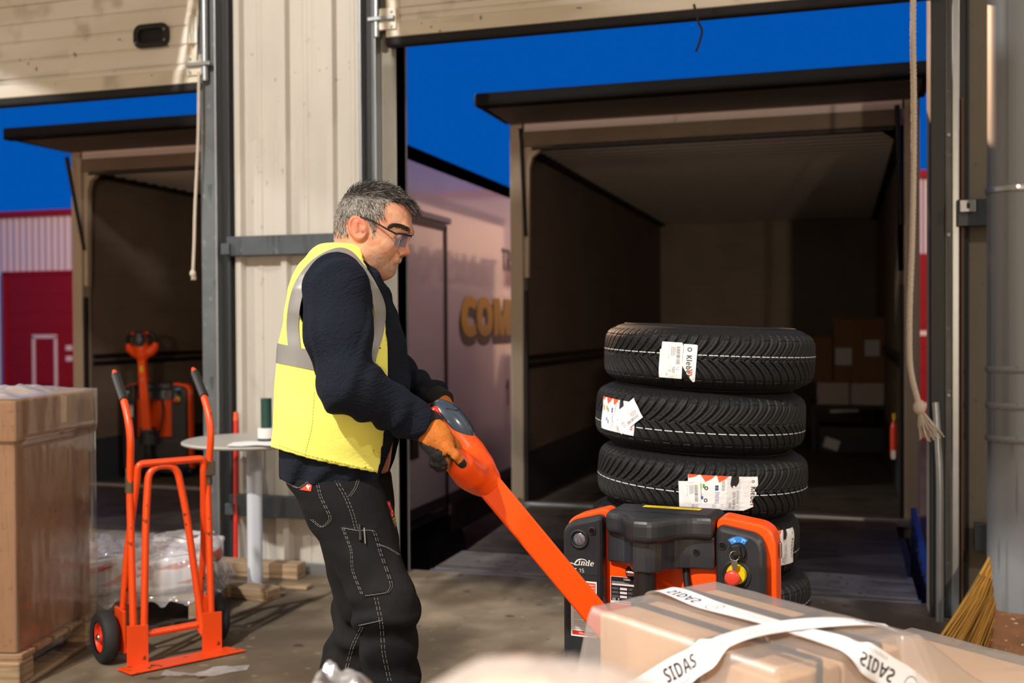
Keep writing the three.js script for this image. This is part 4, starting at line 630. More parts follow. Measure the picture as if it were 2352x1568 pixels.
  const nub = mesh('gas_spring_end', merge([xf(new THREE.CylinderGeometry(.0085, .0085, .03, 16), { p: [-.094, .607, .012], r: [0, 0, Math.PI / 2] }), xf(new THREE.SphereGeometry(.0085, 12, 8), { p: [-.109, .607, .012] })]), mChrome, t); mesh('recess_cup', xf(new THREE.SphereGeometry(.022, 20, 12), { p: [-.1, .605, .0], s: [1, .85, .2] }), mBlack, nub);
  mesh('steering_column', new THREE.CylinderGeometry(.028, .03, .46, 24).translate(-.045, .42, .078), std({ color: 0x17181a, roughness: .45 }), t);
  mesh('tiller_base', merge([new THREE.CylinderGeometry(.075, .08, .1, 28).translate(-.045, .33, .06), xf(new THREE.CylinderGeometry(.035, .035, .11, 20), { p: [-.045, .385, .10], r: [0, 0, Math.PI / 2] })]), mLindeDark, t);
  mesh('drive_housing', rbox(.5, .26, .2, .03, 0, .2, -.06), mLindeDark, t);
  mesh('drive_wheel', xf(new THREE.CylinderGeometry(.105, .105, .07, 32), { p: [-.045, .107, .03], r: [0, 0, Math.PI / 2] }), mRubber, t);
  for (const s of [-1, 1]) mesh('castor', xf(new THREE.CylinderGeometry(.05, .05, .035, 20), { p: [s * .21, .052, .02], r: [0, 0, Math.PI / 2] }), mRubber, t);
  mesh('cable', tube([V(.04, .63, .0), V(.055, .50, .03), V(.03, .36, .05)], .009, 24, 8), mBlack, t);
  for (const s of [-1, 1]) { const fk = mesh('fork', rbox(.16, .055, 1.15, .012, s * .19 - .007, .062, -.82), mLinde, t); mesh('load_roller', xf(new THREE.CylinderGeometry(.036, .036, .1, 18), { p: [s * .19 - .007, .038, -1.28], r: [0, 0, Math.PI / 2] }), mRubber, fk); }
  // key switch with hanging key, emergency stop
  const ks = mesh('key_switch', xf(new THREE.CylinderGeometry(.0195, .023, .02, 28), { p: [.181, .69, Z + .004], r: [Math.PI / 2, 0, 0] }), mBlack, rp);
  mesh('key_head', xf(rbox(.022, .028, .01, .004), { p: [.181, .697, Z + .022], r: [0, 0, .2] }), mBlack, ks);
  mesh('key_ring', xf(new THREE.TorusGeometry(.0118, .0013, 8, 28), { p: [.178, .684, Z + .027], r: [0, .4, 0] }), mChrome, ks);
  const ky = extrude([[-.006, 0], [.006, 0], [.008, -.012], [.003, -.02], [.003, -.042], [-.002, -.046], [-.0035, -.02], [-.008, -.012]], .002, .0004); ky.rotateZ(-.12); ky.translate(.179, .674, Z + .026); mesh('key', ky, std({ color: 0x8d857c, roughness: .35, metalness: .8 }), ks);
  const bd = new THREE.RingGeometry(.024, .039, 24, 1, Math.PI * .30, Math.PI * .44); { const p = bd.attributes.position, uv = bd.attributes.uv; for (let i = 0; i < p.count; i++) { const a = Math.atan2(p.getY(i), p.getX(i)), r = Math.hypot(p.getX(i), p.getY(i)); uv.setXY(i, 1 - (a - Math.PI * .3) / (Math.PI * .44), (r - .024) / .015); } bd.translate(.183, .689, Z + .0012); } mesh('key_decal', bd, std({ map: keyTex, roughness: .4 }), rp);
  const es = mesh('stop_recess', xf(new THREE.TorusGeometry(.034, .005, 12, 40), { p: [.175, .63, Z - .001] }), mLindeDark, rp);
  mesh('stop_bowl', xf(new THREE.CircleGeometry(.033, 36), { p: [.175, .63, Z + .0008] }), mBlack, es);
  mesh('yellow_collar', xf(new THREE.CylinderGeometry(.023, .026, .014, 32), { p: [.178, .634, Z + .006], r: [Math.PI / 2, 0, 0] }), std({ color: 0xe0c514, roughness: .4 }), es);
  mesh('stop_button', xf(new THREE.LatheGeometry([[0, .03], [.012, .0295], [.0185, .026], [.0195, .02], [.017, .012], [.01, .008], [.01, 0]].map((p) => new THREE.Vector2(...p)), 32), { p: [.173, .629, Z + .008], r: [Math.PI / 2, 0, 0] }), std({ color: 0xd9402f, roughness: .38 }), es);
  if (marks) { decal('brand_mark', .084, .042, brandTex, lp, [-.2265, .619, Z + .0006]); decal('safety_label', .072, .148, warnTex, lp, [-.224, .507, Z + .0006]); decal('type_plate', .09, .072, plateTex, ap, [-.118, .555, -.0022]); }
  else { decal('safety_label', .07, .1, warnTex, lp, [-.224, .54, Z + .0006]); t.userData.sticker = undefined; }
  mesh('chassis_skirt', rbox(.56, .05, .2, .01, -.007, .06, -.10), mLindeDark, t);
  // tiller, set by where its tip is (in the truck's own frame)
  const g = new THREE.Group(); g.name = 'tiller'; const p0 = V(-.045, .385, .10), Y = tillerTop.clone().sub(p0), len = Y.length(); Y.normalize(); let X = V(1, 0, 0); if (Math.abs(Y.x) > .4) { X = V(-Y.z, 0, Y.x).normalize(); if (X.z > 0) X.negate(); X.negate(); }
  const Zv = X.clone().cross(Y).normalize(); X.crossVectors(Y, Zv); if (Zv.y < -.2) { Zv.negate(); X.negate(); } g.position.copy(p0); g.quaternion.setFromRotationMatrix(new THREE.Matrix4().makeBasis(X, Y, Zv)); g.scale.setScalar(len / .845); t.add(g); tillerParts(g); if (!marks) { mesh('yellow_sticker', box(.03, .05, .001, 0, .54, .0335), std({ color: 0xe2c214, roughness: .5 }), g); mesh('blue_sticker', box(.016, .016, .001, 0, .45, .0335), std({ color: 0x8f9fd0, roughness: .5 }), g); }
  return { t, tiller: g };
}
const PT = palletTruck('orange and charcoal electric pallet truck carrying the tyres, tiller turned left', [-.4187, 0, -2.7405], -6.3 * DEG, V(0, 0, 0).add((() => { const w = at(985, 948, 2.6).sub(V(-.4187, 0, -2.7405)); return w.applyAxisAngle(V(0, 1, 0), 6.3 * DEG); })()), true);
{ const p = onZ(364, 1100, -7.4); p.y = .046; palletTruck('orange and black electric pallet truck parked inside the left box truck', p.toArray(), 14 * DEG, V(-.08, 1.17, .14), false); }

// ---------- tyres ----------
const TR = .326, TW = .1;                                            // outer radius, half width
function treadDepth(th, v) { // th: angle, v: -1..1 across
  const a = Math.abs(v), N = 66, off = v < 0 ? .5 : 0, arc = .36 * (a - a * a * .48) / TR * .30, ph = (th - arc * 1.0) * N / (2 * Math.PI) + off, f = ph - Math.floor(ph);
  const wide = lerp(.11, .16, a), g = a < .035 && v > 0 ? 0 : smooth(wide - Math.min(f, 1 - f), 0, .05);
  const f2 = Math.abs(f - .5), sipe = a > .12 && a < .95 ? smooth(.035 - f2, 0, .02) * .45 : 0;
  const ring = smooth(.016 - Math.abs(a - .74), 0, .008) * (Math.floor(ph) % 2 ? .6 : .25) + (v > 0 ? smooth(.012 - Math.abs(v - .03 - .02 * Math.sin(ph * 6.28)), 0, .006) * .8 : 0);
  return Math.min(1, Math.max(g, sipe, ring)) * (1 - .75 * smooth(a, .9, 1));
}
const tyreR = (v) => { const a = Math.abs(v); return TR - .005 * a * a - .026 * Math.pow(a, 7); };
const PROF = (() => { const p = []; for (let i = 0; i <= 70; i++) { const v = lerp(-1, 1, i / 70); p.push([tyreR(v), v * .0795, v]); } return p; })();
const tyreGeo = (() => { const n = 1056; return surf(n, PROF.length - 1, (u, w) => { const th = u * 2 * Math.PI, q = PROF[Math.round(w * (PROF.length - 1))], r = q[0] - treadDepth(th, q[2]) * .0075; return V(Math.sin(th) * r, q[1], Math.cos(th) * r); }); })();
const sideGeo = (s) => { const pts = [[TR - .0315, .0792], [TR - .041, .0855], [TR - .055, .0900], [TR - .075, .0922], [TR - .10, .089], [.212, .082], [.204, .078], [.203, .07], [.21, .065], [.24, .06]].map(([r, y]) => new THREE.Vector2(r, y * s)); const g = new THREE.LatheGeometry(pts, 160); if (s > 0) return g; const i = g.index.array; for (let k = 0; k < i.length; k += 3) { const t = i[k]; i[k] = i[k + 1]; i[k + 1] = t; } g.computeVertexNormals(); return g; };
const beadGeo = merge([1, -1].map((s) => new THREE.TorusGeometry(TR - .062, .0016, 6, 160).rotateX(Math.PI / 2).translate(0, .0928 * s, 0)));
const innerGeo = new THREE.LatheGeometry([[.24, -.07], [.30, -.05], [.312, 0], [.30, .05], [.24, .07]].map((p) => new THREE.Vector2(...p)), 96);
const mTyre = phys({ color: 0x101113, roughness: .6, specularIntensity: .6, bumpMap: bumpFine, bumpScale: .0002 }), mTyreIn = std({ color: 0x0d0d0e, roughness: .8, side: THREE.DoubleSide });
const paint = (v0) => { const n = 1056, pos = [], idx = []; for (let i = 0; i < n; i++) { const th = i / n * 2 * Math.PI, t2 = (i + 1) / n * 2 * Math.PI; if (treadDepth((th + t2) / 2, v0) > .25) continue; const r = tyreR(v0) + .0006, o = pos.length / 3; for (const [t, y] of [[th, -1], [t2, -1], [t2, 1], [th, 1]]) pos.push(Math.sin(t) * r, v0 * .0795 + y * .0010, Math.cos(t) * r); idx.push(o, o + 1, o + 2, o, o + 2, o + 3); } const g = new THREE.BufferGeometry(); g.setAttribute('position', new THREE.Float32BufferAttribute(pos, 3)); g.setIndex(idx); g.computeVertexNormals(); g.setAttribute('uv', new THREE.BufferAttribute(new Float32Array(pos.length / 3 * 2), 2)); return g; };
const mPaint = std({ color: 0xdfe2e6, roughness: .6, side: THREE.DoubleSide });
function tyre(label, x, y, z, spin, tilt, line) {
  const t = thing('car_tyre', label, 'tyre', [x, y, z], 0, 'tyres stacked on the pallet truck'); t.rotation.set(tilt[0], 0, tilt[1]);
  const b = new THREE.Group(); b.name = 'casing'; b.rotation.y = spin; t.add(b);
  mesh('tread', tyreGeo, mTyre, b); mesh('sidewall', SIDE[0], mTyre, b); mesh('sidewall', SIDE[1], mTyre, b); mesh('sidewall_ring', beadGeo, mTyre, b); mesh('inner_liner', innerGeo, mTyreIn, b); mesh('paint_line', paint(line), mPaint, b);
  return t;
}
const SIDE = [sideGeo(1), sideGeo(-1)];
const TZ = -3.395;
const tyres = [tyre('top tyre of the stack, with a brand sticker beside a barcode label', -.398, 1.156, TZ, .35, [.005, -.045], .16), tyre('second tyre from the top, with a tilted white barcode label at its left', -.4265, .970, TZ, 1.1, [.0, -.052], -.32), tyre('third tyre from the top, with a wide energy label in the middle', -.421, .784, TZ, 2.0, [.01, -.055], -.12), tyre('fourth tyre from the top, its label showing right of the pallet truck', -.446, .598, TZ, 2.9, [0, -.05], -.2), tyre('fifth tyre from the top, peeking out right of the pallet truck', -.414, .412, TZ, 3.7, [0, -.04], .2), tyre('lowest tyre of the stack, behind the pallet truck and the cartons', -.43, .2305, TZ, 4.4, [0, -.01], .2)];
{ const t = thing('load_board', 'thin wooden load board on the forks below the tyre stack', 'board', [-.42, .090, TZ]);
  for (let i = 0; i < 5; i++) mesh('deck_board', uvm(box(.62, .018, .11, 0, .030, -.26 + i * .13), 1), mWood, t); for (const x of [-.2, .2]) mesh('bearer', uvm(box(.08, .02, .62, x, .010, 0), 1), mWood, t); }
// stickers
const vtext = (x, s, px, py, size, font = 'bold', family = 'sans-serif', color = '#111') => { x.save(); x.translate(px, py); x.rotate(Math.PI / 2); x.fillStyle = color; x.font = `${font} ${size}px ${family}`; x.fillText(s, 0, 0); x.restore(); };
const bars = (x, px, py, w, h, seed, c = '#555') => { const q = rng(seed); let y = py; x.fillStyle = c; while (y < py + h) { const k = 1 + q() * 5; x.fillRect(px, y, w, k); y += k + 1 + q() * 5; } };
const lines = (x, px, py, w, h, n, seed, c = '#777') => { const q = rng(seed); x.fillStyle = c; for (let i = 0; i < n; i++) { const yy = py + q() * 6; x.fillRect(px + i * w / n, yy, Math.max(1.5, w / n * .4), h * (.6 + .4 * q())); } };
const stock = (x, W, H) => { x.fillStyle = '#e6e6e8'; x.fillRect(0, 0, W, H); x.strokeStyle = '#cfcfd3'; x.lineWidth = 3; x.beginPath(); x.moveTo(0, H * .82); x.quadraticCurveTo(W * .4, H * .75, W * .7, H * .5); x.stroke(); bars(x, W * .72, H * .12, W * .15, H * .48, 4); lines(x, W * .5, H * .12, W * .2, H * .3, 3, 8); vtext(x, 'CC 67 P702', W * .37, H * .12, H * .055, '', 'monospace', '#555'); vtext(x, '12', W * .74, H * .66, H * .10, '', 'monospace'); vtext(x, 'TBO', W * .57, H * .66, H * .105, '', 'monospace'); vtext(x, '3', W * .4, H * .76, H * .10, '', 'monospace'); vtext(x, 'TBO', W * .30, H * .85, H * .055, '', 'monospace', '#555'); x.fillStyle = '#aaa'; x.fillRect(W * .4, H * .04, W * .3, 4); x.fillRect(W * .4, H * .955, W * .25, 4); };
const kleb = (x, x0, W, H) => { x.fillStyle = '#ebebec'; x.fillRect(x0, 0, W, H); x.strokeStyle = '#1a1f20'; x.lineWidth = W * .07; x.beginPath(); x.arc(x0 + W * .45, H * .14, W * .13, 0, 7); x.stroke(); vtext(x, 'Kleber', x0 + W * .26, H * .28, H * .19); x.fillStyle = '#f04c1e'; for (let i = 0; i < 3; i++) { x.beginPath(); const yy = H * (.70 + i * .06); x.moveTo(x0 + W * .5, yy); x.lineTo(x0 + W * .72, yy - H * .05); x.lineTo(x0 + W * .78, yy - H * .02); x.lineTo(x0 + W * .56, yy + H * .03); x.fill(); } };
const energ = (x, W, H) => { x.fillStyle = '#e9e9ec'; x.fillRect(0, 0, W, H); x.fillStyle = '#f0562a'; for (const [a, b] of [[.0, .17], [.2, .44], [.46, .66]]) { x.beginPath(); x.moveTo(W * a, 0); x.lineTo(W * b, 0); x.lineTo(W * (b - .06), H * (a ? .1 : .07)); x.lineTo(W * (b - .16), H * (a ? .2 : .12)); x.fill(); }
  x.fillStyle = '#d4d3d6'; x.fillRect(W * .63, H * .06, W * .23, H * .94); x.fillStyle = '#1d1c1c'; x.beginPath(); x.moveTo(W * .70, 0); x.lineTo(W * .82, 0); x.lineTo(W * .83, H * .15); x.quadraticCurveTo(W * .80, H * .33, W * .73, H * .35); x.quadraticCurveTo(W * .68, H * .3, W * .69, H * .18); x.fill(); x.fillStyle = '#e0dfe0'; x.beginPath(); x.arc(W * .75, H * .31, W * .022, 0, 7); x.fill();
  x.fillStyle = '#1f3d8a'; x.fillRect(W * .44, H * .28, W * .055, H * .15); x.strokeStyle = '#e2c31a'; x.lineWidth = 3; x.beginPath(); x.arc(W * .467, H * .355, W * .014, 0, 7); x.stroke(); vtext(x, 'ENERG', W * .45, H * .46, H * .12, '', 'sans-serif', '#23418f'); bars(x, W * .545, H * .14, W * .055, H * .28, 11, '#777');
  x.fillStyle = '#4aa54a'; x.fillRect(W * .24, H * .26, W * .035, H * .12); x.fillStyle = '#9fce4e'; x.fillRect(W * .19, H * .26, W * .035, H * .14); x.fillStyle = '#e9d23a'; x.fillRect(W * .155, H * .26, W * .02, H * .13); x.fillStyle = '#d65a30'; x.fillRect(W * .05, H * .26, W * .05, H * .16); x.fillStyle = '#2c5fb0'; x.fillRect(W * .22, H * .62, W * .04, H * .1); x.fillStyle = '#7fb3e0'; x.fillRect(W * .17, H * .62, W * .03, H * .12);
  for (const [a, b] of [[.3, .38], [.3, .74]]) { x.strokeStyle = '#2a2626'; x.lineWidth = W * .018; x.beginPath(); x.ellipse(W * a, H * b, W * .022, H * .045, 0, 0, 7); x.stroke(); } x.strokeStyle = '#8fb04a'; x.lineWidth = 5; x.beginPath(); x.arc(W * .575, H * .86, W * .022, .6, 6); x.stroke(); vtext(x, '205/60R16', W * .735, H * .45, H * .095, 'bold', 'monospace', '#333'); vtext(x, '96H', W * .675, H * .78, H * .085, 'bold', 'monospace', '#333'); vtext(x, 'QUADRAXER 3', W * .80, H * .42, H * .07, '', 'monospace', '#444'); x.fillStyle = '#777'; for (let i = 0; i < 4; i++) x.fillRect(W * (.41 + i * .018), H * .84, 4, H * .1); };
function sticker(name, tyreObj, th, v, w, h, rot, tex, parentMesh, outline, lift = .0012) { // v in metres along the axis, th: angle of the centre
  const nu = 24, nv = 10, pts = outline; // outline: optional list of [u,v] polygon
  const place = (u, q) => { const a = (u - .5) * w, b = (q - .5) * h, c = Math.cos(rot), s = Math.sin(rot), x = a * c - b * s, y = a * s + b * c + v, t = th + x / TR, wob = .0012 * Math.sin(u * 9 + q * 7) + .002 * Math.pow(Math.abs(q - .5) * 2, 3); const rr = tyreR(clamp(y / .0795, -1, 1)) + lift + wob; return V(Math.sin(t) * rr, y, Math.cos(t) * rr); };
  let g;
  if (!pts) g = surf(nu, nv, place);
  else { const sg = new THREE.ShapeGeometry(new THREE.Shape(pts.map((p) => new THREE.Vector2(...p)))), src = sg.index ? sg.toNonIndexed() : sg; let tri = []; const p = src.attributes.position; for (let i = 0; i < p.count; i++) tri.push([p.getX(i), p.getY(i)]); for (let k = 0; k < 3; k++) { const n = []; for (let i = 0; i < tri.length; i += 3) { const [A, B, C] = tri.slice(i, i + 3), m = (a, b) => [(a[0] + b[0]) / 2, (a[1] + b[1]) / 2], ab = m(A, B), bc = m(B, C), ca = m(C, A); n.push(A, ab, ca, ab, B, bc, ca, bc, C, ab, bc, ca); } tri = n; } const pos = [], uv = []; for (const [u, q] of tri) { const w3 = place(u, q); pos.push(w3.x, w3.y, w3.z); uv.push(u, q); } g = new THREE.BufferGeometry(); g.setAttribute('position', new THREE.Float32BufferAttribute(pos, 3)); g.setAttribute('uv', new THREE.Float32BufferAttribute(uv, 2)); g.computeVertexNormals(); }
  return mesh(name, g, std({ map: tex, roughness: .5, side: THREE.DoubleSide }), parentMesh);
}
const thOf = (px, cx) => { const s = clamp((px - cx) / 237, -.98, .98); return Math.asin(s) + .115; };   // image column -> angle on a tyre whose middle is at cx
{
  const tS = canvasTex(300, 450, stock), tK = canvasTex(160, 450, (x, w, h) => kleb(x, 0, w, h)), tE = canvasTex(760, 450, (x, w, h) => { energ(x, w * .86, h); kleb(x, w * .86, w * .14, h); });
  sticker('barcode_label', tyres[0], thOf(1551, 1627), -.006, .072, .104, -.01, tS, tyres[0], [[0, 0], [.97, 0], [.99, .9], [.94, 1], [.1, 1], [.07, .8], [0, .78]]);
  sticker('brand_label', tyres[0], thOf(1590, 1627), -.012, .04, .108, -.03, tK, tyres[0], [[0, .42], [.35, .2], [.8, 0], [.95, .02], [1, .98], [.9, 1], [0, 1]], .0024);
  sticker('energy_label', tyres[1], thOf(1437, 1606) - .06, .0, .165, .098, -.03, tE, tyres[1]);
  sticker('barcode_label', tyres[1], thOf(1456, 1606), .004, .066, .10, -.93, tS, tyres[1], null, .0034);
  sticker('energy_label', tyres[2], thOf(1658, 1610), -.004, .205, .098, -.0, tE, tyres[2], [[0, .05], [.3, 0], [.8, .0], [.95, .12], [.93, .3], [.99, .5], [.95, .62], [1, .75], [.99, 1], [0, 1]]);
  sticker('barcode_label', tyres[2], thOf(1590, 1610), -.024, .062, .098, .08, tS, tyres[2], null, .0034);
  sticker('energy_label', tyres[3], thOf(1796, 1592) - .14, .01, .165, .104, -.0, tE, tyres[3]);
}
// ---------- cargo in the trucks ----------
{
  const dark = (label, name, cat, px0, px1, py0, py1, z, d, m, extra) => { const a = onZ(px0, py1, z), b = onZ(px1, py0, z), t = thing(name, label, cat, [(a.x + b.x) / 2, a.y, z - d / 2]); const w = b.x - a.x, h = b.y - a.y; mesh('body', uvm(rbox(w, h, d, .01, 0, h / 2, 0), 1), m, t); extra && extra(t, w, h, d); return t; };
  const lab = std({ color: 0xb9c2bd, roughness: .5 });
  const shelfM = std({ color: 0x2a2420, roughness: .6 });
  const zc = -10.6, fl = .045;
  // rack with two shelves
  { const a = onZ(1862, 1000, zc), b = onZ(2064, 1000, zc), t = thing('storage_rack', 'dark low storage rack at the back of the right box truck', 'rack', [(a.x + b.x) / 2, fl, zc - .35]), w = b.x - a.x; const y1 = onZ(1960, 930, zc).y - fl, y2 = onZ(1960, 1085, zc).y - fl;
    for (const sx of [-1, 1]) for (const sz of [-1, 1]) mesh('leg', box(.05, y1, .05, sx * (w / 2 - .03), y1 / 2, sz * .3), shelfM, t); mesh('upper_shelf', box(w, .04, .66, 0, y1 - .02, 0), shelfM, t); mesh('lower_shelf', box(w, .04, .66, 0, y2, 0), shelfM, t); }
  const yS = onZ(1960, 930, zc).y;
  const onShelf = (label, px0, px1, py0, m, extra, name = 'carton', d = .5) => { const t = dark(label, name, 'box', px0, px1, py0, 930, zc, d, m, extra); t.position.y = yS; return t; };
  const wc = std({ color: 0xb8aca6, roughness: .6 });
  onShelf('left pale box in the row on the rack in the right truck', 1876, 1951, 880, wc, null, 'pale_box'); onShelf('middle pale box in the row on the rack in the right truck', 1954, 2031, 880, wc, null, 'pale_box'); onShelf('right pale box in the row on the rack in the right truck', 2034, 2060, 880, wc, null, 'pale_box');
  const yB = onZ(1960, 880, zc).y + .004;
  { const t = dark('large dark carton with two white labels on top of the pale boxes', 'carton', 'box', 1915, 2062, 728, 878, zc, .5, mCard, (t, w, h, d) => { mesh('label', box(.15, .16, .003, -w / 2 + .09, .25, d / 2 + .002), lab, t); mesh('label', box(.13, .15, .003, .06, .33, d / 2 + .002), lab, t); }); t.position.y = yB; }
  { const t = dark('lower dark carton left of the large carton in the right truck', 'carton', 'box', 1868, 1912, 772, 878, zc, .4, mCard); t.position.y = yB; }
  { const y2 = onZ(1960, 1085, zc).y; const t = dark('black plastic tub on the lower shelf of the rack', 'plastic_tub', 'tub', 1880, 2050, 985, 1080, zc, .5, std({ color: 0x1b1a1a, roughness: .5 }), (t, w, h, d) => { mesh('sheet', xf(box(.14, .10, .004), { p: [-w / 2 + .12, h * .6, d / 2 + .006], r: [0, 0, -.3] }), mPaper, t); mesh('tape_strip', xf(box(.26, .035, .004), { p: [-.1, h + .15, d / 2 - .05], r: [-.3, 0, .08] }), lab, t); }); t.position.y = y2 + .022; }
  { const a = onZ(1745, 860, zc), t = thing('carton', 'brown carton standing on the floor behind the tyre stack', 'box', [a.x - .3, fl, zc - .5]); mesh('body', uvm(rbox(1.0, .95, .7, .01, 0, .475, 0), 1), mCard, t); mesh('tape', box(.08, .96, .702, .1, .478, 0), std({ color: 0x9a7b52, roughness: .35 }), t); }
  // fire extinguisher on the right wall near the rear frame
  { const p = onZ(2075, 1045, -7.4), t = thing('fire_extinguisher', 'small red fire extinguisher hung inside the right truck wall', 'extinguisher', [.335, p.y - .02, -7.4]); t.scale.set(.42, .8, .42); mesh('cylinder', new THREE.LatheGeometry([[0, 0], [.05, 0], [.055, .02], [.055, .24], [.04, .28], [.015, .3], [.015, .33], [0, .33]].map((q) => new THREE.Vector2(...q)), 24), std({ color: 0xc93a16, roughness: .35 }), t); mesh('valve', box(.05, .05, .03, 0, .34, 0), std({ color: 0xc9a516, roughness: .4 }), t); mesh('tag', box(.06, .07, .003, -.01, .03, .058), mWhite, t); }
  // film-wrapped load behind the parked pallet truck
  { const t = thing('wrapped_load', 'pale film-wrapped load behind the parked pallet truck in the left truck', 'pallet load', [-3.72, .045, -8.3]); const g = new THREE.SphereGeometry(1, 64, 40), p = g.attributes.position; for (let i = 0; i < p.count; i++) { const q = (a, e) => Math.sign(a) * Math.pow(Math.abs(a), e), x = p.getX(i), y = p.getY(i), z = p.getZ(i), n = 1 + .06 * (fbm(x * 4, y * 6, z * 4, 3) - .5); p.setXYZ(i, q(x, .6) * .46 * n, .10 + (q(y, .75) * .5 + .5) * .98 * n, q(z, .6) * .46 * n); } g.computeVertexNormals(); mesh('wrapped_goods', g, std({ color: 0xc4b6ae, roughness: .35, bumpMap: bumpCoarse, bumpScale: .01 }), t); mesh('pallet', uvm(box(.95, .1, .95, 0, .05, 0), 1), mWood, t); }
}

// ---------- the man pulling the pallet truck ----------
{
  const D0 = 2.6, foot = at(790, 1200, D0); foot.y = 0;
  const man = thing('person', 'man in a yellow high-visibility vest and black workwear gripping the tiller', 'person', foot.toArray(), 17.1 * DEG);
  man.updateMatrixWorld(true);
  const inv = man.matrixWorld.clone().invert();
  const J = (px, py, d = D0) => at(px, py, d).applyMatrix4(inv);                     // joint placed from the photograph at its own depth
  const eye = EYE.clone().applyMatrix4(inv), toLocalPx = (x, y, z) => { const w = V(x, y, z).applyMatrix4(man.matrixWorld).applyMatrix4(camera.matrixWorldInverse); return [1176 - FPX * w.x / w.z, 784 + FPX * w.y / w.z]; };
  camera.matrixWorldInverse.copy(camera.matrixWorld).invert();
  const m942 = 1 / 942;
  // --- joints ---
  const shN = J(772, 660, 2.415), elN = J(800, 882, 2.36), wrN = J(978, 978, 2.46), shF = J(792, 660, 2.79), elF = J(890, 860, 2.83), wrF = J(1004, 922, 2.72);
  const hipN = J(800, 1165, 2.51), knN = J(886, 1392, 2.45), anN = J(905, 1800, 2.47), hipF = J(797, 1165, 2.69), knF = J(838, 1385, 2.73), anF = J(725, 1790, 2.76);
  const row = (py, a, b, hz, cz = 0) => { const p = J(a, py), q = J(b, py); return [(p.x + q.x) / 2, p.y, cz, (q.x - p.x) / 2, hz]; };
  const torso = tower([row(1160, 650, 910, .165), row(1100, 646, 915, .165), row(1060, 644, 925, .172), row(1000, 646, 932, .178), row(900, 652, 945, .180), row(800, 662, 936, .184), row(720, 676, 915, .178), row(670, 694, 892, .160), row(640, 708, 872, .125), row(612, 724, 855, .085), row(590, 745, 845, .065)]);
  const shoulders = capsule(V(shN.x - .01, shN.y - .005, .10), V(shF.x - .02, shF.y - .005, -.10), .078, .078);
  const torsoF = (x, y, z) => smin(torso(x, y, z), shoulders(x, y, z), .06);
  // --- head: skull, face, ear, neck ---
  const h = (px, py, z = 0) => { const p = J(px, py); p.z = z; return p; };
  const HC = h(866, 520);
  const prim = [
    [ellipsoid(h(864, 505), .087, .080, .074, .15), .0], [ellipsoid(h(835, 512), .055, .062, .068), .03], [ellipsoid(h(883, 560), .0375, .076, .058, -.42), .03], [capsule(h(874, 592, .0), h(890, 617, 0), .032, .0165), .025],
    [capsule(h(848, 585, .042), h(884, 612, .018), .017, .015), .03], [capsule(h(848, 585, -.042), h(884, 612, -.018), .017, .015), .03], [ellipsoid(h(892, 623), .0125, .0115, .020), .016],
    [capsule(h(934, 532, .027), h(937, 532, -.027), .0105, .0105), .022], [capsule(h(932, 546), h(933, 576), .0070, .0090), .012], [ellipsoid(h(931.5, 580), .0130, .0100, .0100, -.3), .006], [ellipsoid(h(924, 584, .0125), .0085, .0062, .0062), .006], [ellipsoid(h(924, 584, -.0125), .0085, .0062, .0062), .006],
    [capsule(h(912, 598, .013), h(915, 597, -.013), .0075, .0075), .010], [capsule(h(908, 600.5, .016), h(917, 599.5, 0), .0042, .0048), .005], [capsule(h(908, 600.5, -.016), h(917, 599.5, 0), .0042, .0048), .005], [capsule(h(901, 610, .014), h(907.5, 609.5, 0), .0048, .0055), .006], [capsule(h(901, 610, -.014), h(907.5, 609.5, 0), .0048, .0055), .006],
    [ellipsoid(h(896, 566, .040), .022, .022, .016, -.4), .02], [ellipsoid(h(896, 566, -.040), .022, .022, .016, -.4), .02],
    [capsule(h(836, 560), h(800, 640), .058, .064), .05],
  ];
  const sock = [ellipsoid(h(927, 550, .033), .016, .0085, .014, -.35), ellipsoid(h(927, 550, -.033), .016, .0085, .014, -.35)], eyeB = [ellipsoid(h(918, 550, .031), .0125, .0115, .0125), ellipsoid(h(918, 550, -.031), .0125, .0115, .0125)], lid = [ellipsoid(h(919, 548, .031), .0138, .012, .0138), ellipsoid(h(919, 548, -.031), .0138, .012, .0138)];
  const mouth = capsule(h(899, 606, .022), h(914, 604.2, 0), .0014, .0016), mouth2 = capsule(h(899, 606, -.022), h(914, 604.2, 0), .0014, .0016), naso = [capsule(h(917, 583, .018), h(900, 600, .031), .0018, .0014), capsule(h(917, 583, -.018), h(900, 600, -.031), .0018, .0014)], nostril = [capsule(h(927, 590, .007), h(923, 590.5, .009), .0028, .0024), capsule(h(927, 590, -.007), h(923, 590.5, -.009), .0028, .0024)];
  const earAt = (s) => { const c = h(838, 531, s * .074), rim = ellipsoid(c, .0225, .031, .0135, .38), fl = ellipsoid(h(836.5, 530, s * .085), .0165, .0245, .013, .38), con = ellipsoid(h(843, 536, s * .083), .0085, .0125, .016, .3), lobe = ellipsoid(h(840, 552, s * .072), .010, .0105, .0075), tr = ellipsoid(h(850, 535, s * .078), .005, .0075, .006); return (x, y, z) => { let d = rim(x, y, z); d = smax(d, -fl(x, y, z), .005); d = smax(d, -con(x, y, z), .004); d = smin(d, ellipsoid.in ? 1 : lobe(x, y, z), .008); return smin(d, tr(x, y, z), .004); }; };
  const ears = [earAt(1), earAt(-1)], antihelix = [capsule(h(835, 519, .0785), h(833.5, 538, .0765), .0045, .003), capsule(h(835, 519, -.0785), h(833.5, 538, -.0765), .0045, .003)];
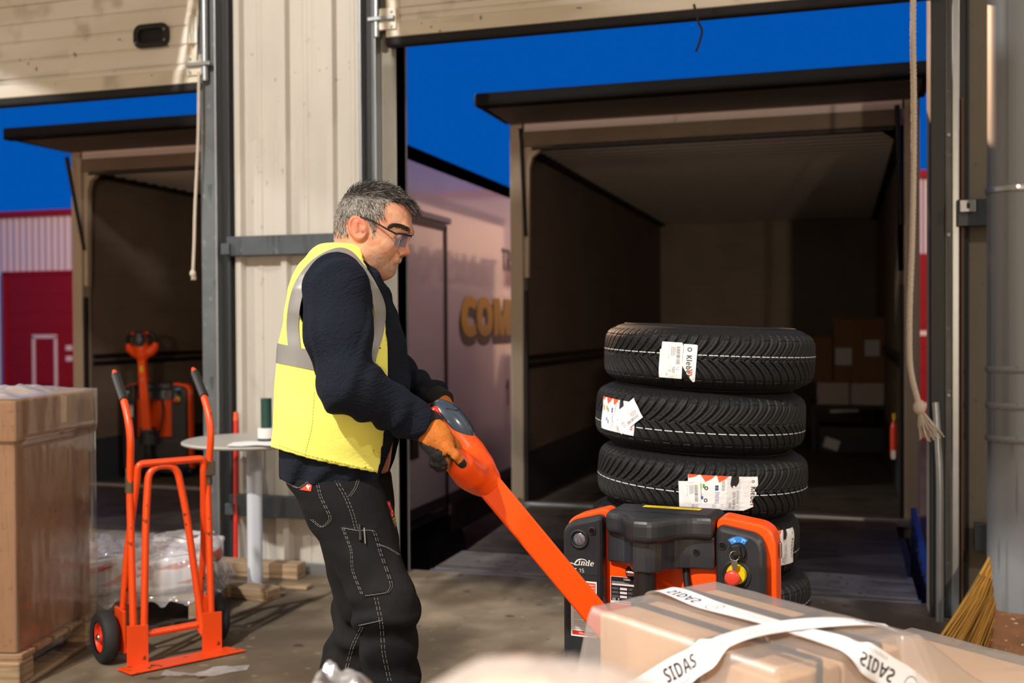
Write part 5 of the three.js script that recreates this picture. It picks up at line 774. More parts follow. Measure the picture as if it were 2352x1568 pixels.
  const headF = (x, y, z) => { let d = 1; for (const [p, k] of prim) d = k ? smin(d, p(x, y, z), k) : Math.min(d, p(x, y, z)); for (const s of sock) d = smax(d, -s(x, y, z), .012); for (const s of lid) d = smin(d, s(x, y, z), .004); d = smax(d, -mouth(x, y, z), .003); d = smax(d, -mouth2(x, y, z), .003); for (const s of naso) d = smax(d, -s(x, y, z), .006); for (const s of nostril) d = smax(d, -s(x, y, z), .003); for (let i = 0; i < 2; i++) { d = smin(d, ears[i](x, y, z), .004); d = smin(d, antihelix[i](x, y, z), .007); } return d + (fbm(x * 90, y * 90, z * 90, 2) - .5) * .0012; };
  const lin = (hex) => new THREE.Color(hex).toArray();
  const SK = lin(0xcf9a7c), SKr = lin(0xb9664f), STUB = lin(0x9a7e6d), LIP = lin(0xa9685a);
  const skinAt = (x, y, z) => { const [px, py] = [0, 0]; let c = SK; const e = Math.min(ears[0](x, y, z), ears[1](x, y, z)); const n = fbm(x * 60, y * 60, z * 60, 3);
    c = mixc(c, SKr, .35 * smooth(n, .45, .7)); const e2 = Math.min(antihelix[0](x, y, z), antihelix[1](x, y, z)); if (Math.min(e, e2) < .004) c = mixc(c, SKr, .6);
    const q = V(x, y, z), nose = q.distanceTo(h(932, 580)); c = mixc(c, SKr, .6 * (1 - smooth(nose, .006, .022)));
    // stubble on jaw, chin and lip
    const a = h(850, 575), b = h(905, 600), low = (a.y + (b.y - a.y) * (x - a.x) / (b.x - a.x)) - y, jaw = smooth(low, -.012, .012) * smooth(x, h(845, 0).x, h(872, 0).x) * (1 - smooth(Math.abs(z), .2, .3)) * smooth(y, h(0, 645).y, h(0, 630).y); c = mixc(c, STUB, jaw * (.35 + .6 * smooth(fbm(x * 420, y * 420, z * 420, 2), .4, .6)));
    const must = (1 - smooth(q.distanceTo(h(914, 596)), .010, .020)); c = mixc(c, STUB, must * .5); if (Math.min(prim[13][0](x, y, z), prim[15][0](x, y, z), prim[14][0](x, y, z), prim[16][0](x, y, z)) < .0015) c = mixc(c, LIP, .8); return c; };
  const headG = sdfMesh(headF, [HC.x - .125, HC.y - .165, -.105], [HC.x + .10, HC.y + .11, .105], .0026, skinAt);
  // yaw the head a little towards the camera about its own axis
  const yaw = (g) => { g.translate(-HC.x, 0, 0); g.rotateY(-.055); g.translate(HC.x, 0, 0); return g; };
  // --- body below the clothes ---
  const under = [capsule(shN, elN, .05, .042), capsule(elN, wrN, .042, .03), capsule(shF, elF, .05, .042), capsule(elF, wrF, .042, .03), capsule(hipN, knN, .075, .05), capsule(knN, anN, .05, .036), capsule(hipF, knF, .075, .05), capsule(knF, anF, .05, .036)];
  const bodyF = (x, y, z) => { let d = torsoF(x, y, z) + .03; d = smin(d, prim[19][0](x, y, z) + .004, .03); for (const u of under) d = smin(d, u(x, y, z), .03); return d; };
  const bodyG = sdfMesh(bodyF, [-.40, .05, -.42], [.40, 1.52, .42], .014, () => SK);
  const keep = (g) => { const q = new THREE.BufferGeometry(); for (const k of ['position', 'normal', 'uv', 'color']) q.setAttribute(k, g.attributes[k]); q.setIndex(g.index); return q; };
  const mSkin = phys({ vertexColors: true, roughness: .52, specularIntensity: .6, bumpMap: bumpFine, bumpScale: .0003 });
  mesh('body', mergeGeometries([keep(yaw(headG)), keep(bodyG)]), mSkin, man);
  // eyes and brows
  for (const s of [1, -1]) { const ey = mesh('eye', yaw(xf(new THREE.SphereGeometry(.0118, 20, 14), { p: h(918.2, 550.5, s * .031).toArray() })), std({ color: 0xd8d2ca, roughness: .25 }), man); mesh('iris', yaw(xf(new THREE.SphereGeometry(.0055, 14, 10), { p: h(926, 554, s * .0315).toArray(), s: [.5, 1, 1] })), std({ color: 0x22160f, roughness: .2 }), ey); }
  const R = rng(77);
  const strands = (list) => merge(list);
  { for (const s of [1, -1]) { const br = []; for (let i = 0; i < 260; i++) { const t = R(), base = h(lerp(905, 941, t), lerp(531, 535, t) - 9 * Math.sin(Math.PI * Math.pow(t, .8)) + (R() - .5) * lerp(4, 11, t), 0); base.z = s * lerp(.054, .014, t * t * .8 + t * .2); let p = V(base.x, base.y, base.z); for (let k = 0; k < 14; k++) p.addScaledVector(V(.6, .1, s * .75).normalize(), -headF(p.x, p.y, p.z)); const d = V(t > .5 ? -.3 : -.7, -.15 + .3 * R(), s * .5).normalize(); br.push(sweep([p, p.clone().addScaledVector(d, .006).add(V(.0015, 0, s * .001)), p.clone().addScaledVector(d, .011)], .0006, 3)); } mesh('eyebrow', yaw(strands(br)), std({ color: 0x2b211a, roughness: .8 }), man); } }
  // --- hair: short grey sides, darker tousled top ---
  { const gr = rng(31), groups = [[], [], []]; const hl = (x, y) => { const [px, py] = [1176, 0]; return 0; };
    const cap = ellipsoid(h(864, 505), .087, .080, .074, .15);
    const kept = [];
    let tries = 0;
    while (kept.length < 9500 && tries++ < 90000) {
      const u = gr() * 2 - 1, a = gr() * 6.2832, q = Math.sqrt(1 - u * u), dir = V(q * Math.cos(a), u, q * Math.sin(a)), p = h(860, 510); let lo = .0, hi = .14; for (let k = 0; k < 16; k++) { const m = (lo + hi) / 2, v = headF(p.x + dir.x * m, p.y + dir.y * m, p.z + dir.z * m); v < 0 ? lo = m : hi = m; } const s = p.clone().addScaledVector(dir, lo);
      // hairline in photograph columns and rows (side view)
      const [px, py] = (() => { const w = J(1000, 500), w2 = J(700, 500), w3 = J(700, 600); return [700 + (s.x - w2.x) / (w.x - w2.x) * 300, 500 + (w2.y - s.y) / (w2.y - w3.y) * 100]; })();
      const az = Math.abs(s.z); let ok;
      const front = lerp(951, 905, smooth(az, .02, .062));                                    // forehead line, receding at the temples
      const line = py < 470 ? front - (470 - py) * .0 : py < 505 ? lerp(front - 8, 892, (py - 470) / 35) : py < 555 ? lerp(884, 866, (py - 505) / 50) : 0;
      ok = px < line; if (py > 506 && px > 822 && px < 856 && az > .05) ok = false; if (py > 500 + (px - 785) * .75 && px < 826) ok = py < 545; if (py > 556) ok = false; if (py > 545 && px < 830) ok = false; if (py > 512 && px >= 826 && px < 850) ok = false;
      if (py > 535 && px < 800 && gr() < .4) ok = false;
      if (ears[0](s.x, s.y, s.z) < .006 || ears[1](s.x, s.y, s.z) < .006) ok = false;
      if (!ok) continue;
      const top = smooth(470 - py + (px > 900 ? 22 : 0), -4, 22), len = lerp(.0115, .026, top) * (.6 + .7 * gr()) * (px > 918 ? 1.5 : 1);
      const n = V(s.x - p.x, s.y - p.y, s.z - p.z).normalize(), flow = V(lerp(.25, 1.0, top), lerp(-.9, .12, top), n.z * .25 * top + (gr() - .5) * .4).normalize(); flow.addScaledVector(n, -flow.dot(n)).normalize(); const d1 = n.clone().multiplyScalar(lerp(.30, .42, top)).addScaledVector(flow, .9).add(V((gr() - .5) * .7, (gr() - .5) * .5, (gr() - .5) * .7).multiplyScalar(.6)).normalize(), d2 = d1.clone().addScaledVector(flow, .55).addScaledVector(n, -.25 * top).add(V((gr() - .5) * .9, (gr() - .5) * .9, (gr() - .5) * .9)).normalize();
      const m = s.clone().addScaledVector(d1, len * .55), e = m.clone().addScaledVector(d2, len * .5);
      const wgt = gr(), k = top > .5 ? (wgt < .74 ? 0 : wgt < .93 ? 1 : 2) : (wgt < .14 ? 0 : wgt < .45 ? 1 : 2); groups[k].push(sweep([s.clone().addScaledVector(n, -.002), m, e], .0009, 3, (t) => lerp(.0008, .00025, t))); kept.push(s);
    }
    const shellTop = (x, y, z) => 0;
    const mats = [0x1a1512, 0x6d6761, 0xb9b3ac].map((c) => std({ color: c, roughness: .55 })), names = ['hair', 'grey_hair', 'silver_hair'];
    groups.forEach((g, i) => { mesh(names[i], yaw(strands(g)), mats[i], man).userData.kind = 'stuff'; });
    // scalp-hugging undercoat
    const under = (x, y, z) => { const [px, py] = (() => { const w = J(1000, 500), w2 = J(700, 500), w3 = J(700, 600); return [700 + (x - w2.x) / (w.x - w2.x) * 300, 500 + (w2.y - y) / (w2.y - w3.y) * 100]; })(); const az = Math.abs(z), front = lerp(945, 900, smooth(az, .02, .062)), line = py < 470 ? front : py < 505 ? lerp(front - 8, 888, (py - 470) / 35) : 860; let cut = (px - line) * m942; if (py > 506) cut = Math.max(cut, (px - 822) * m942, (py - 545) * m942); const thick = lerp(.0006, .0065, smooth(470 - py, -10, 25)) + .003 * fbm(x * 70, y * 70, z * 70, 2); let d = prim[0][0](x, y, z); d = smin(d, prim[1][0](x, y, z), .03); d = smin(d, prim[2][0](x, y, z), .03); return smax(d - thick, cut, .01); };
    mesh('hair_undercoat', yaw(sdfMesh(under, [HC.x - .12, HC.y - .06, -.1], [HC.x + .12, HC.y + .13, .1], .0035, (x, y, z) => { const py = 500 - (y - J(700, 500).y) * 942, t = smooth(470 - py, -8, 16), n = fbm(x * 160, y * 160, z * 160, 2); return mixc(mixc(lin(0x6f6963), lin(0x9b958e), n), mixc(lin(0x191411), lin(0x3a332d), n), t); })), std({ vertexColors: true, roughness: .7 }), man);
  }
  // --- glasses ---
  { const g = new THREE.Group(); g.name = 'glasses'; man.add(g); const mf = std({ color: 0x0c0d10, roughness: .3 });
    const P = (...a) => yaw(new THREE.BufferGeometry().setFromPoints([h(...a)])).attributes.position, v = (...a) => { const q = P(...a); return V(q.getX(0), q.getY(0), q.getZ(0)); };
    for (const s of [1, -1]) { mesh('temple', sweep([v(843, 505, s * .080), v(870, 515, s * .083), v(905, 535, s * .079), v(924, 544.5, s * .070)], .0022, 6), mf, g); mesh('rim', sweep([v(925, 543, s * .069), v(938, 542.5, s * .045), v(943.5, 543, s * .014)], .0021, 6), mf, g);
      const lens = surf(8, 6, (a, b) => { const z = lerp(.066, .015, a) * s, top = lerp(926, 943, Math.pow(a, .7)); return v(top - b * 11 * lerp(1, .8, a), 543.5 + b * lerp(26, 27, a), z); }); mesh('lens', lens, phys({ color: 0xc9d4f7, roughness: .03, transmission: .9, thickness: 0, ior: 1.5, side: THREE.DoubleSide, metalness: .0 }), g); }
    mesh('bridge', sweep([v(943.5, 543, .014), v(945.5, 542, 0), v(943.5, 543, -.014)], .0022, 6), mf, g); }
  // --- fleece jacket ---
  const axisFold = (a, b, amp, freq, seed, t0, t1) => { const d = b.clone().sub(a), L = d.length(); d.normalize(); return (x, y, z) => { const t = ((x - a.x) * d.x + (y - a.y) * d.y + (z - a.z) * d.z) / L; if (t < -.2 || t > 1.2) return 0; const n = fbm(x * 6 + seed, y * 6, z * 6, 1), w = Math.sin((t * L * freq + n * 3.0) * 2 * Math.PI); return amp * w * smooth(t, t0 - .15, t0 + .1) * (1 - smooth(t, t1 - .05, t1 + .12)) * smooth(vnoise(x * 9, y * 9 + seed, z * 9), .2, .8); }; };
  const armsP = [capsule(shN, V(lerp(shN.x, elN.x, .5) - .006, lerp(shN.y, elN.y, .5), lerp(shN.z, elN.z, .5)), .077, .070), capsule(V(lerp(shN.x, elN.x, .5) - .006, lerp(shN.y, elN.y, .5), lerp(shN.z, elN.z, .5)), elN, .070, .063), capsule(elN, wrN, .062, .046), capsule(shF, elF, .078, .064), capsule(elF, wrF, .060, .046)];
  const folds = [axisFold(shN, elN, .0035, 8, 3, .55, 1), axisFold(elN, wrN, .0065, 14, 8, -.1, .95), axisFold(elF, wrF, .005, 17, 12, .05, .95)];
  const sleeves = (x, y, z) => { let d = armsP[0](x, y, z); d = smin(d, armsP[1](x, y, z), .03); d = smin(d, armsP[2](x, y, z), .035); let e = smin(armsP[3](x, y, z), armsP[4](x, y, z), .035); return Math.min(d, e); };
  const collar = (() => { const a = h(800, 612), b = h(872, 660); const c = capsule(h(806, 604), h(862, 668), .064, .050), i = capsule(h(824, 566), h(878, 630), .060, .046); return (x, y, z) => smax(c(x, y, z), -i(x, y, z), .012); })();
  const jacketF = (x, y, z) => { let d = torsoF(x, y, z) + .002; const s = sleeves(x, y, z); d = smin(d, s, .022); d = smin(d, collar(x, y, z), .02); let w = 0; for (const f of folds) w += f(x, y, z); const hem = axisHem(x, y, z); return d + w + hem + (fbm(x * 9, y * 7, z * 9, 2) - .5) * .008; };
  const hemY = J(780, 1096).y, axisHem = (x, y, z) => (y < hemY + .05 ? .003 * Math.abs(Math.sin((y - hemY) * 120)) * 0 : 0);
  const jacketCut = (x, y, z) => { const tiltY = hemY - (x - J(640, 1096).x) * -.02; let d = jacketF(x, y, z); d = smax(d, hemY - y - .004 * Math.sin(x * 20), .006); const cw = V(x, y, z).sub(wrN).dot(V().subVectors(wrN, elN).normalize()), cf = V(x, y, z).sub(wrF).dot(V().subVectors(wrF, elF).normalize()); if (z > 0 && x > .1) d = smax(d, cw + .016, .004); if (z < 0 && x > .1) d = smax(d, cf + .012, .004); return d; };
  const fleeceBump = dataTex(256, (u, v) => { const n = tfbm(u, v, 40, 3); return [n, n, n]; }, { srgb: false }); fleeceBump.repeat.set(6, 6);
  const mFleece = phys({ color: 0x181c26, roughness: .95, specularIntensity: .2, sheen: .15, sheenColor: new THREE.Color(0x4d556a), sheenRoughness: .6, bumpMap: fleeceBump, bumpScale: .0025 });
  const jk = mesh('fleece_jacket', sdfMesh(jacketCut, [-.34, hemY - .03, -.34], [.34, 1.48, .34], .0052), mFleece, man);
  for (const [a, b] of [[elN, wrN], [elF, wrF]]) { const d = V().subVectors(b, a).normalize(); mesh('cuff', cylBetween(b.clone().addScaledVector(d, -.03), b.clone().addScaledVector(d, .022), .0425, .0375, 28), std({ color: 0x0d0d0f, roughness: .9 }), jk); }
  // --- find points on a surface from a photograph position ---
  const march = (f, px, py, lift = 0) => { const tgt = J(px, py, 2.6), dir = tgt.clone().sub(eye).normalize(); let t = 1.9; const p = V(); for (let i = 0; i < 120; i++) { p.copy(eye).addScaledVector(dir, t); const d = f(p.x, p.y, p.z); if (d < .0004) break; t += Math.max(.0004, d * .7); if (t > 3.3) return null; } return p.clone().addScaledVector(dir, -lift); };
  const stitch = (f, list, lift = .0008, n = 26, r = .00065) => { const c = new THREE.CatmullRomCurve3(list.map(([a, b]) => V(a, b, 0)), false, 'catmullrom', .3), gs = []; let prev = null; const m = n * list.length; for (let i = 0; i <= m; i++) { const q = c.getPoint(i / m), p = march(f, q.x, q.y, lift); if (p && prev && i % 3 !== 0 && p.distanceTo(prev) < .03) gs.push(cylBetween(prev, p, r, r, 5)); prev = p; } return merge(gs); };
  // --- high-visibility vest ---
  const pxOf = (() => { const a = J(700, 700), b = J(900, 700), c = J(700, 900); return (x, y) => [700 + (x - a.x) / (b.x - a.x) * 200, 700 + (y - a.y) / (c.y - a.y) * 200]; })();
  const toPx = (x, y, z) => { const dz = eye.z - z, k = FPX / dz; return [1176 + (x - eye.x) * k, 751 - (y - eye.y) * k]; };
  const poly2 = (pts) => (px) => { if (px <= pts[0][0]) return pts[0][1]; for (let i = 0; i + 1 < pts.length; i++) if (px <= pts[i + 1][0]) return lerp(pts[i][1], pts[i + 1][1], (px - pts[i][0]) / (pts[i + 1][0] - pts[i][0])); return pts[pts.length - 1][1]; };
  const frontEdge = poly2([[560, 830], [600, 838], [640, 858], [680, 874], [740, 886], [800, 891], [880, 892], [980, 884], [1060, 872], [1090, 866]]), hem = poly2([[620, 1026], [720, 1056], [800, 1074], [880, 1090]]);
  const vestNeck = capsule(h(800, 585), h(836, 552), .064, .056);
  const vestBase = (x, y, z) => { const d = torsoF(x, y, z), [px, py] = pxOf(x, y); const flare = smooth(py, 850, 1060) * .002; return d - .012 - flare + (fbm(x * 7, y * 5, z * 7, 2) - .5) * .010 + .004 * Math.sin(y * 34 + z * 12 + fbm(x * 5, y * 5, z * 5, 2) * 8) * smooth(py, 830, 1000) * .7; };
  const colStand = (() => { const a = capsule(h(788, 606), h(846, 626), .070, .056), b = capsule(h(806, 580), h(860, 600), .064, .052); return (x, y, z) => smax(a(x, y, z), -b(x, y, z), .004); })();
  const vestReg = (x, y, z) => { const [px, py] = toPx(x, y, Math.abs(z)); let c = (px - frontEdge(py) ) * m942; c = Math.max(c, (py - hem(px)) * m942); const az = Math.abs(z), hole = Math.hypot((px - 772) / 84, (py - 694) / 100) - 1; if (az > .05) c = Math.max(c, -hole * .085 - (az < .1 ? (.1 - az) * 2 : 0)); return c; };
  const vestF = (x, y, z) => { const b = vestBase(x, y, z), sh = Math.abs(b) - .0042; return smax(smax(sh, vestReg(x, y, z), .004), -vestNeck(x, y, z), .004); };
  const mVest = phys({ color: 0xe6e26c, roughness: .8, specularIntensity: .4, sheen: .15, sheenColor: new THREE.Color(0xf6f29a), bumpMap: fleeceBump, bumpScale: .0006 });
  const vest = mesh('safety_vest', sdfMesh(vestF, [-.30, hemY - .0, -.28], [.25, 1.475, .28], .0058), mVest, man);
  // reflective tapes ride on the vest
  const seg = (ax, ay, bx, by) => (px, py) => { const dx = bx - ax, dy = by - ay, t = clamp(((px - ax) * dx + (py - ay) * dy) / (dx * dx + dy * dy), 0, 1); return Math.hypot(px - ax - dx * t, py - ay - dy * t); };
  const brace = [[676, 800], [672, 745], [678, 690], [694, 645], [726, 606], [770, 582], [800, 586], [828, 618], [852, 656], [872, 705], [868, 760], [852, 815], [846, 850]], braceS = []; for (let i = 0; i + 1 < brace.length; i++) braceS.push(seg(...brace[i], ...brace[i + 1]));
  const tapeAt = (px, py) => { const b = (x, y, z) => vestBase(x, y, z) - .0052; return march(b, px, py, .0012); };
  const mTape = std({ color: 0x8b8987, roughness: .42, metalness: .35, side: THREE.DoubleSide, bumpMap: fleeceBump, bumpScale: .0004 });
  const fromGrid = (nu, nv, f) => { const P = [], pos = [], idx = []; for (let j = 0; j <= nv; j++) for (let i = 0; i <= nu; i++) { const p = f(i / nu, j / nv); P.push(p); pos.push(...(p ? [p.x, p.y, p.z] : [0, 0, 0])); } for (let j = 0; j < nv; j++) for (let i = 0; i < nu; i++) { const a = j * (nu + 1) + i, q = [a, a + 1, a + nu + 1, a + nu + 2]; if (q.some((k) => !P[k])) continue; if (P[q[0]].distanceTo(P[q[3]]) > .05) continue; idx.push(q[0], q[2], q[1], q[1], q[2], q[3]); } const g = new THREE.BufferGeometry(); g.setAttribute('position', new THREE.Float32BufferAttribute(pos, 3)); g.setIndex(idx); g.computeVertexNormals(); g.setAttribute('uv', new THREE.Float32BufferAttribute(new Float32Array(pos.length / 3 * 2), 2)); return g; };
  { const c = new THREE.CatmullRomCurve3(brace.map(([a, b]) => V(a, b, 0)), false, 'catmullrom', .5);
    const g = fromGrid(150, 8, (u, v) => { const p = c.getPoint(u), t = c.getTangent(u), w = lerp(12, 14.5, Math.abs(u - .5) * 2), q = (v - .5) * 2 * w; return tapeAt(p.x - t.y * q, p.y + t.x * q); }); const near = mesh('reflective_brace', g, mTape, vest); const far = g.clone(); far.scale(1, 1, -1); far.translate(-.01, 0, 0); mesh('reflective_brace', far, mTape, vest); }
  { const g = fromGrid(220, 8, (u, v) => { const a = (.16 + u * .68) * 2 * Math.PI; let x = 0, y = J(700, 820).y, z = 0; for (let k = 0; k < 3; k++) { const cx = J(790, 820).x; let lo = .02, hi = .36; for (let i = 0; i < 18; i++) { const m = (lo + hi) / 2; vestBase(cx + Math.cos(a) * m, y, Math.sin(a) * m) - .0065 < 0 ? lo = m : hi = m; } x = cx + Math.cos(a) * lo; z = Math.sin(a) * lo; const [px] = toPx(x, y, Math.abs(z)), mid = 811 + (px - 650) * .21, dz = eye.z - Math.abs(z); y = eye.y - (mid + (v - .5) * 45 - 751) / FPX * dz; } const [px, py] = toPx(x, y, Math.abs(z)); return px > frontEdge(py) + 3 ? null : V(x, y, z); }); mesh('reflective_band', g, mTape, vest); }
  mesh('hem_stitch', stitch(vestF, [[640, 1022], [700, 1043], [780, 1062], [862, 1080]], .001, 20, .0007), std({ color: 0xb9b23a, roughness: .8 }), vest);
  mesh('side_seam', stitch(vestF, [[722, 900], [716, 980], [700, 1045]], .0006, 24, .0006), std({ color: 0xb5ae34, roughness: .8 }), vest);
  // --- trousers ---
  const pelvis = tower([row(1230, 748, 905, .12), row(1190, 722, 905, .150), row(1140, 690, 902, .160), row(1100, 664, 897, .160), row(1075, 655, 893, .155)]);
  const legP = [capsule(hipN, knN, .088, .070), capsule(knN, V(lerp(knN.x, anN.x, .45), lerp(knN.y, anN.y, .45), anN.z), .070, .064), capsule(V(lerp(knN.x, anN.x, .45), lerp(knN.y, anN.y, .45), anN.z), anN, .064, .066), capsule(hipF, knF, .088, .068), capsule(knF, V(lerp(knF.x, anF.x, .45), lerp(knF.y, anF.y, .45), anF.z), .068, .062), capsule(V(lerp(knF.x, anF.x, .45), lerp(knF.y, anF.y, .45), anF.z), anF, .062, .064)];
  const kneeFold = [axisFold(hipN, knN, .004, 7, 5, .55, 1), axisFold(knN, anN, .006, 9, 9, .0, .9), axisFold(knF, anF, .006, 10, 14, .0, .9)];
  const trouF = (x, y, z) => { let a = pelvis(x, y, z); let n = smin(legP[0](x, y, z), legP[1](x, y, z), .03); n = smin(n, legP[2](x, y, z), .03); let f = smin(legP[3](x, y, z), legP[4](x, y, z), .03); f = smin(f, legP[5](x, y, z), .03); let d = smin(smin(a, n, .05), f, .05); d = smin(Math.min(d, smin(a, n, .06)), smin(a, f, .06), .01); let w = 0; for (const k of kneeFold) w += k(x, y, z); const [px, py] = pxOf(x, y), diag = Math.sin((px * .55 - py * .8) * .055 + fbm(x * 6, y * 6, z * 6, 2) * 7) * .0035 * smooth(py, 1120, 1200) * (1 - smooth(py, 1330, 1420)); return d + w + diag * smooth(fbm(x * 8 + 3, y * 8, z * 8, 2), .4, .65) + (fbm(x * 13, y * 13, z * 13, 3) - .5) * .008; };
  const trouCut = (x, y, z) => smax(trouF(x, y, z), Math.max(y - J(780, 1082).y, J(780, 1880, 2.5).y - y), .004);
  const pocketBlob = (() => { const pts = [[782, 1208], [856, 1216], [898, 1340], [890, 1362], [832, 1372], [806, 1300]]; return (px, py) => { let inside = false, d = 1e9; for (let i = 0, j = pts.length - 1; i < pts.length; j = i++) { const [xi, yi] = pts[i], [xj, yj] = pts[j]; if ((yi > py) !== (yj > py) && px < (xj - xi) * (py - yi) / (yj - yi) + xi) inside = !inside; d = Math.min(d, seg(xi, yi, xj, yj)(px, py)); } return inside ? -d : d; }; })();
  const trouP = (x, y, z) => { let d = trouCut(x, y, z); if (z > .02 && Math.abs(d) < .04) { const [px, py] = toPx(x, y, z), k = pocketBlob(px, py); if (k < 12) d -= .005 * (1 - smooth(k, -4, 2)); } return d; };
  const denim = dataTex(256, (u, v) => { const n = .5 + .25 * Math.sin((u + v) * 2 * Math.PI * 64) + .25 * tfbm(u, v, 60, 2); return [n, n, n]; }, { srgb: false }); denim.repeat.set(4, 4);
  const texTro = dataTex(512, (u, v) => { const s = tfbm(u, v, 10, 4), f = tfbm(u + .3, v + .5, 5, 4); let k = mixc(rgb(0x131315), rgb(0x1c1c1e), s); return mixc(k, rgb(0x29292a), smooth(f, .58, .8) * .5); });
  const mTro = phys({ map: texTro, roughness: .9, specularIntensity: .25, bumpMap: denim, bumpScale: .0006 });
  const tro = mesh('work_trousers', sdfMesh(trouP, [-.32, .06, -.34], [.34, 1.0, .36], .0062), mTro, man);
  const mSt = std({ color: 0x7b7972, roughness: .8 });
  const S = (name, pts, off = 0) => { mesh(name, merge([0, off].filter((o, i) => !i || o).map((o) => stitch(trouP, pts.map(([a, b]) => [a + o, b + (off < 0 ? 0 : 0)]), .001, 12))), mSt, tro).userData.kind = 'stuff'; };
  S('side_seam', [[762, 1092], [790, 1140], [806, 1180], [815, 1215]], 7); S('side_seam_low', [[860, 1372], [872, 1430], [878, 1500], [892, 1566]], 7); S('cargo_pocket_seam', [[784, 1212], [820, 1218], [856, 1220], [872, 1270], [896, 1340], [886, 1360], [836, 1368]], 5); S('cargo_pocket_back_seam', [[786, 1214], [804, 1262], [808, 1310], [830, 1366]], 4); S('knee_seam', [[824, 1436], [850, 1430], [876, 1424]], 4); S('back_pocket_seam', [[724, 1098], [734, 1140], [756, 1190], [736, 1210], [712, 1192]], 5); S('yoke_seam', [[652, 1106], [684, 1120], [716, 1098]], 4); S('front_pocket_seam', [[800, 1140], [814, 1120], [822, 1096]], 5); S('thigh_seam', [[868, 1250], [890, 1258], [916, 1274]], 4); S('far_leg_seam', [[828, 1440], [806, 1486], [786, 1562]], 6);
  // badges
  const patch = (name, f, pts, mat, lift, tex) => { const sg = new THREE.ShapeGeometry(new THREE.Shape(pts.map((p) => new THREE.Vector2(...p)))).toNonIndexed(); let tri = []; const p = sg.attributes.position; for (let i = 0; i < p.count; i++) tri.push([p.getX(i), p.getY(i)]); for (let k = 0; k < 3; k++) { const n = []; for (let i = 0; i < tri.length; i += 3) { const [A, B, C] = tri.slice(i, i + 3), m = (a, b) => [(a[0] + b[0]) / 2, (a[1] + b[1]) / 2], ab = m(A, B), bc = m(B, C), ca = m(C, A); n.push(A, ab, ca, ab, B, bc, ca, bc, C, ab, bc, ca); } tri = n; } const xs = pts.map((q) => q[0]), ys = pts.map((q) => q[1]), x0 = Math.min(...xs), x1 = Math.max(...xs), y0 = Math.min(...ys), y1 = Math.max(...ys), pos = [], uv = []; for (let i = 0; i < tri.length; i += 3) { const q = tri.slice(i, i + 3).map(([a, b]) => march(f, a, b, lift)); if (q.some((v) => !v)) continue; q.forEach((v, k) => { pos.push(v.x, v.y, v.z); uv.push((tri[i + k][0] - x0) / (x1 - x0), 1 - (tri[i + k][1] - y0) / (y1 - y0)); }); } const g = new THREE.BufferGeometry(); g.setAttribute('position', new THREE.Float32BufferAttribute(pos, 3)); g.setAttribute('uv', new THREE.Float32BufferAttribute(uv, 2)); g.computeVertexNormals(); return mesh(name, g, mat, man.getObjectByName('work_trousers')); };
  patch('triangle_badge', trouP, [[688, 1124], [718, 1104], [714, 1128]], std({ color: 0xe2401c, roughness: .6, side: THREE.DoubleSide }), .0016);
  patch('badge_mark', trouP, [[704, 1113], [706, 1112], [708, 1116], [712, 1114], [713, 1116], [709, 1119], [709, 1124], [707, 1124], [706, 1119], [703, 1118]], mWhite, .0024);
  const logoTex = canvasTex(128, 256, (x, w, hh) => { x.fillStyle = '#1d1d1f'; x.fillRect(0, 0, w, hh); x.fillStyle = '#d8321e'; x.beginPath(); x.moveTo(16, 10); x.lineTo(70, 6); x.lineTo(84, 70); x.lineTo(112, 110); x.lineTo(110, 150); x.lineTo(30, 156); x.lineTo(24, 120); x.lineTo(56, 90); x.lineTo(30, 60); x.fill(); x.fillStyle = '#f0e4e0'; x.fillRect(48, 26, 16, 12); x.fillRect(74, 106, 20, 9); x.fillRect(34, 138, 18, 9); x.fillStyle = '#d6c22a'; x.font = 'bold 30px sans-serif'; x.fillText('TRANS', 22, 188, 100); x.fillText('COMBE', 26, 216, 96); x.fillText('83', 50, 244); });
{ // printed logo: laid on the cloth from one corner, along the surface
    const o = march(trouP, 886, 1152, .0), gr = (p) => { const e = .004; return V(trouP(p.x + e, p.y, p.z) - trouP(p.x - e, p.y, p.z), trouP(p.x, p.y + e, p.z) - trouP(p.x, p.y - e, p.z), trouP(p.x, p.y, p.z + e) - trouP(p.x, p.y, p.z - e)).normalize(); };
    const dn = V(.10, -1, 0).normalize(), cols = 8, rows = 14, w = .034, hh = .066;
    const g = surf(cols, rows, (u, v) => { let p = o.clone().addScaledVector(dn, v * hh); for (let k = 0; k < 6; k++) p.addScaledVector(gr(p), -trouP(p.x, p.y, p.z)); const n = Math.round(u * cols); for (let i = 0; i < n; i++) { const N = gr(p), t = dn.clone().cross(N).normalize(); if (t.x < 0) t.negate(); p.addScaledVector(t, w / cols); for (let k = 0; k < 3; k++) p.addScaledVector(gr(p), -trouP(p.x, p.y, p.z)); } return p.addScaledVector(gr(p), .0014); }, (u, v) => [u, 1 - v]);
    mesh('printed_logo', g, std({ map: logoTex, roughness: .7, side: THREE.DoubleSide }), tro); }
  { const p = march(trouP, 826, 1204, .003), q = march(trouP, 828, 1240, .004), pen = mesh('black_pen', cylBetween(p, q, .0035, .0035, 10), mBlack, tro), p2 = march(trouP, 836, 1212, .006), q2 = march(trouP, 839, 1248, .006); mesh('pen_clip', cylBetween(p2, q2, .0022, .0014, 8), mChrome, pen); }
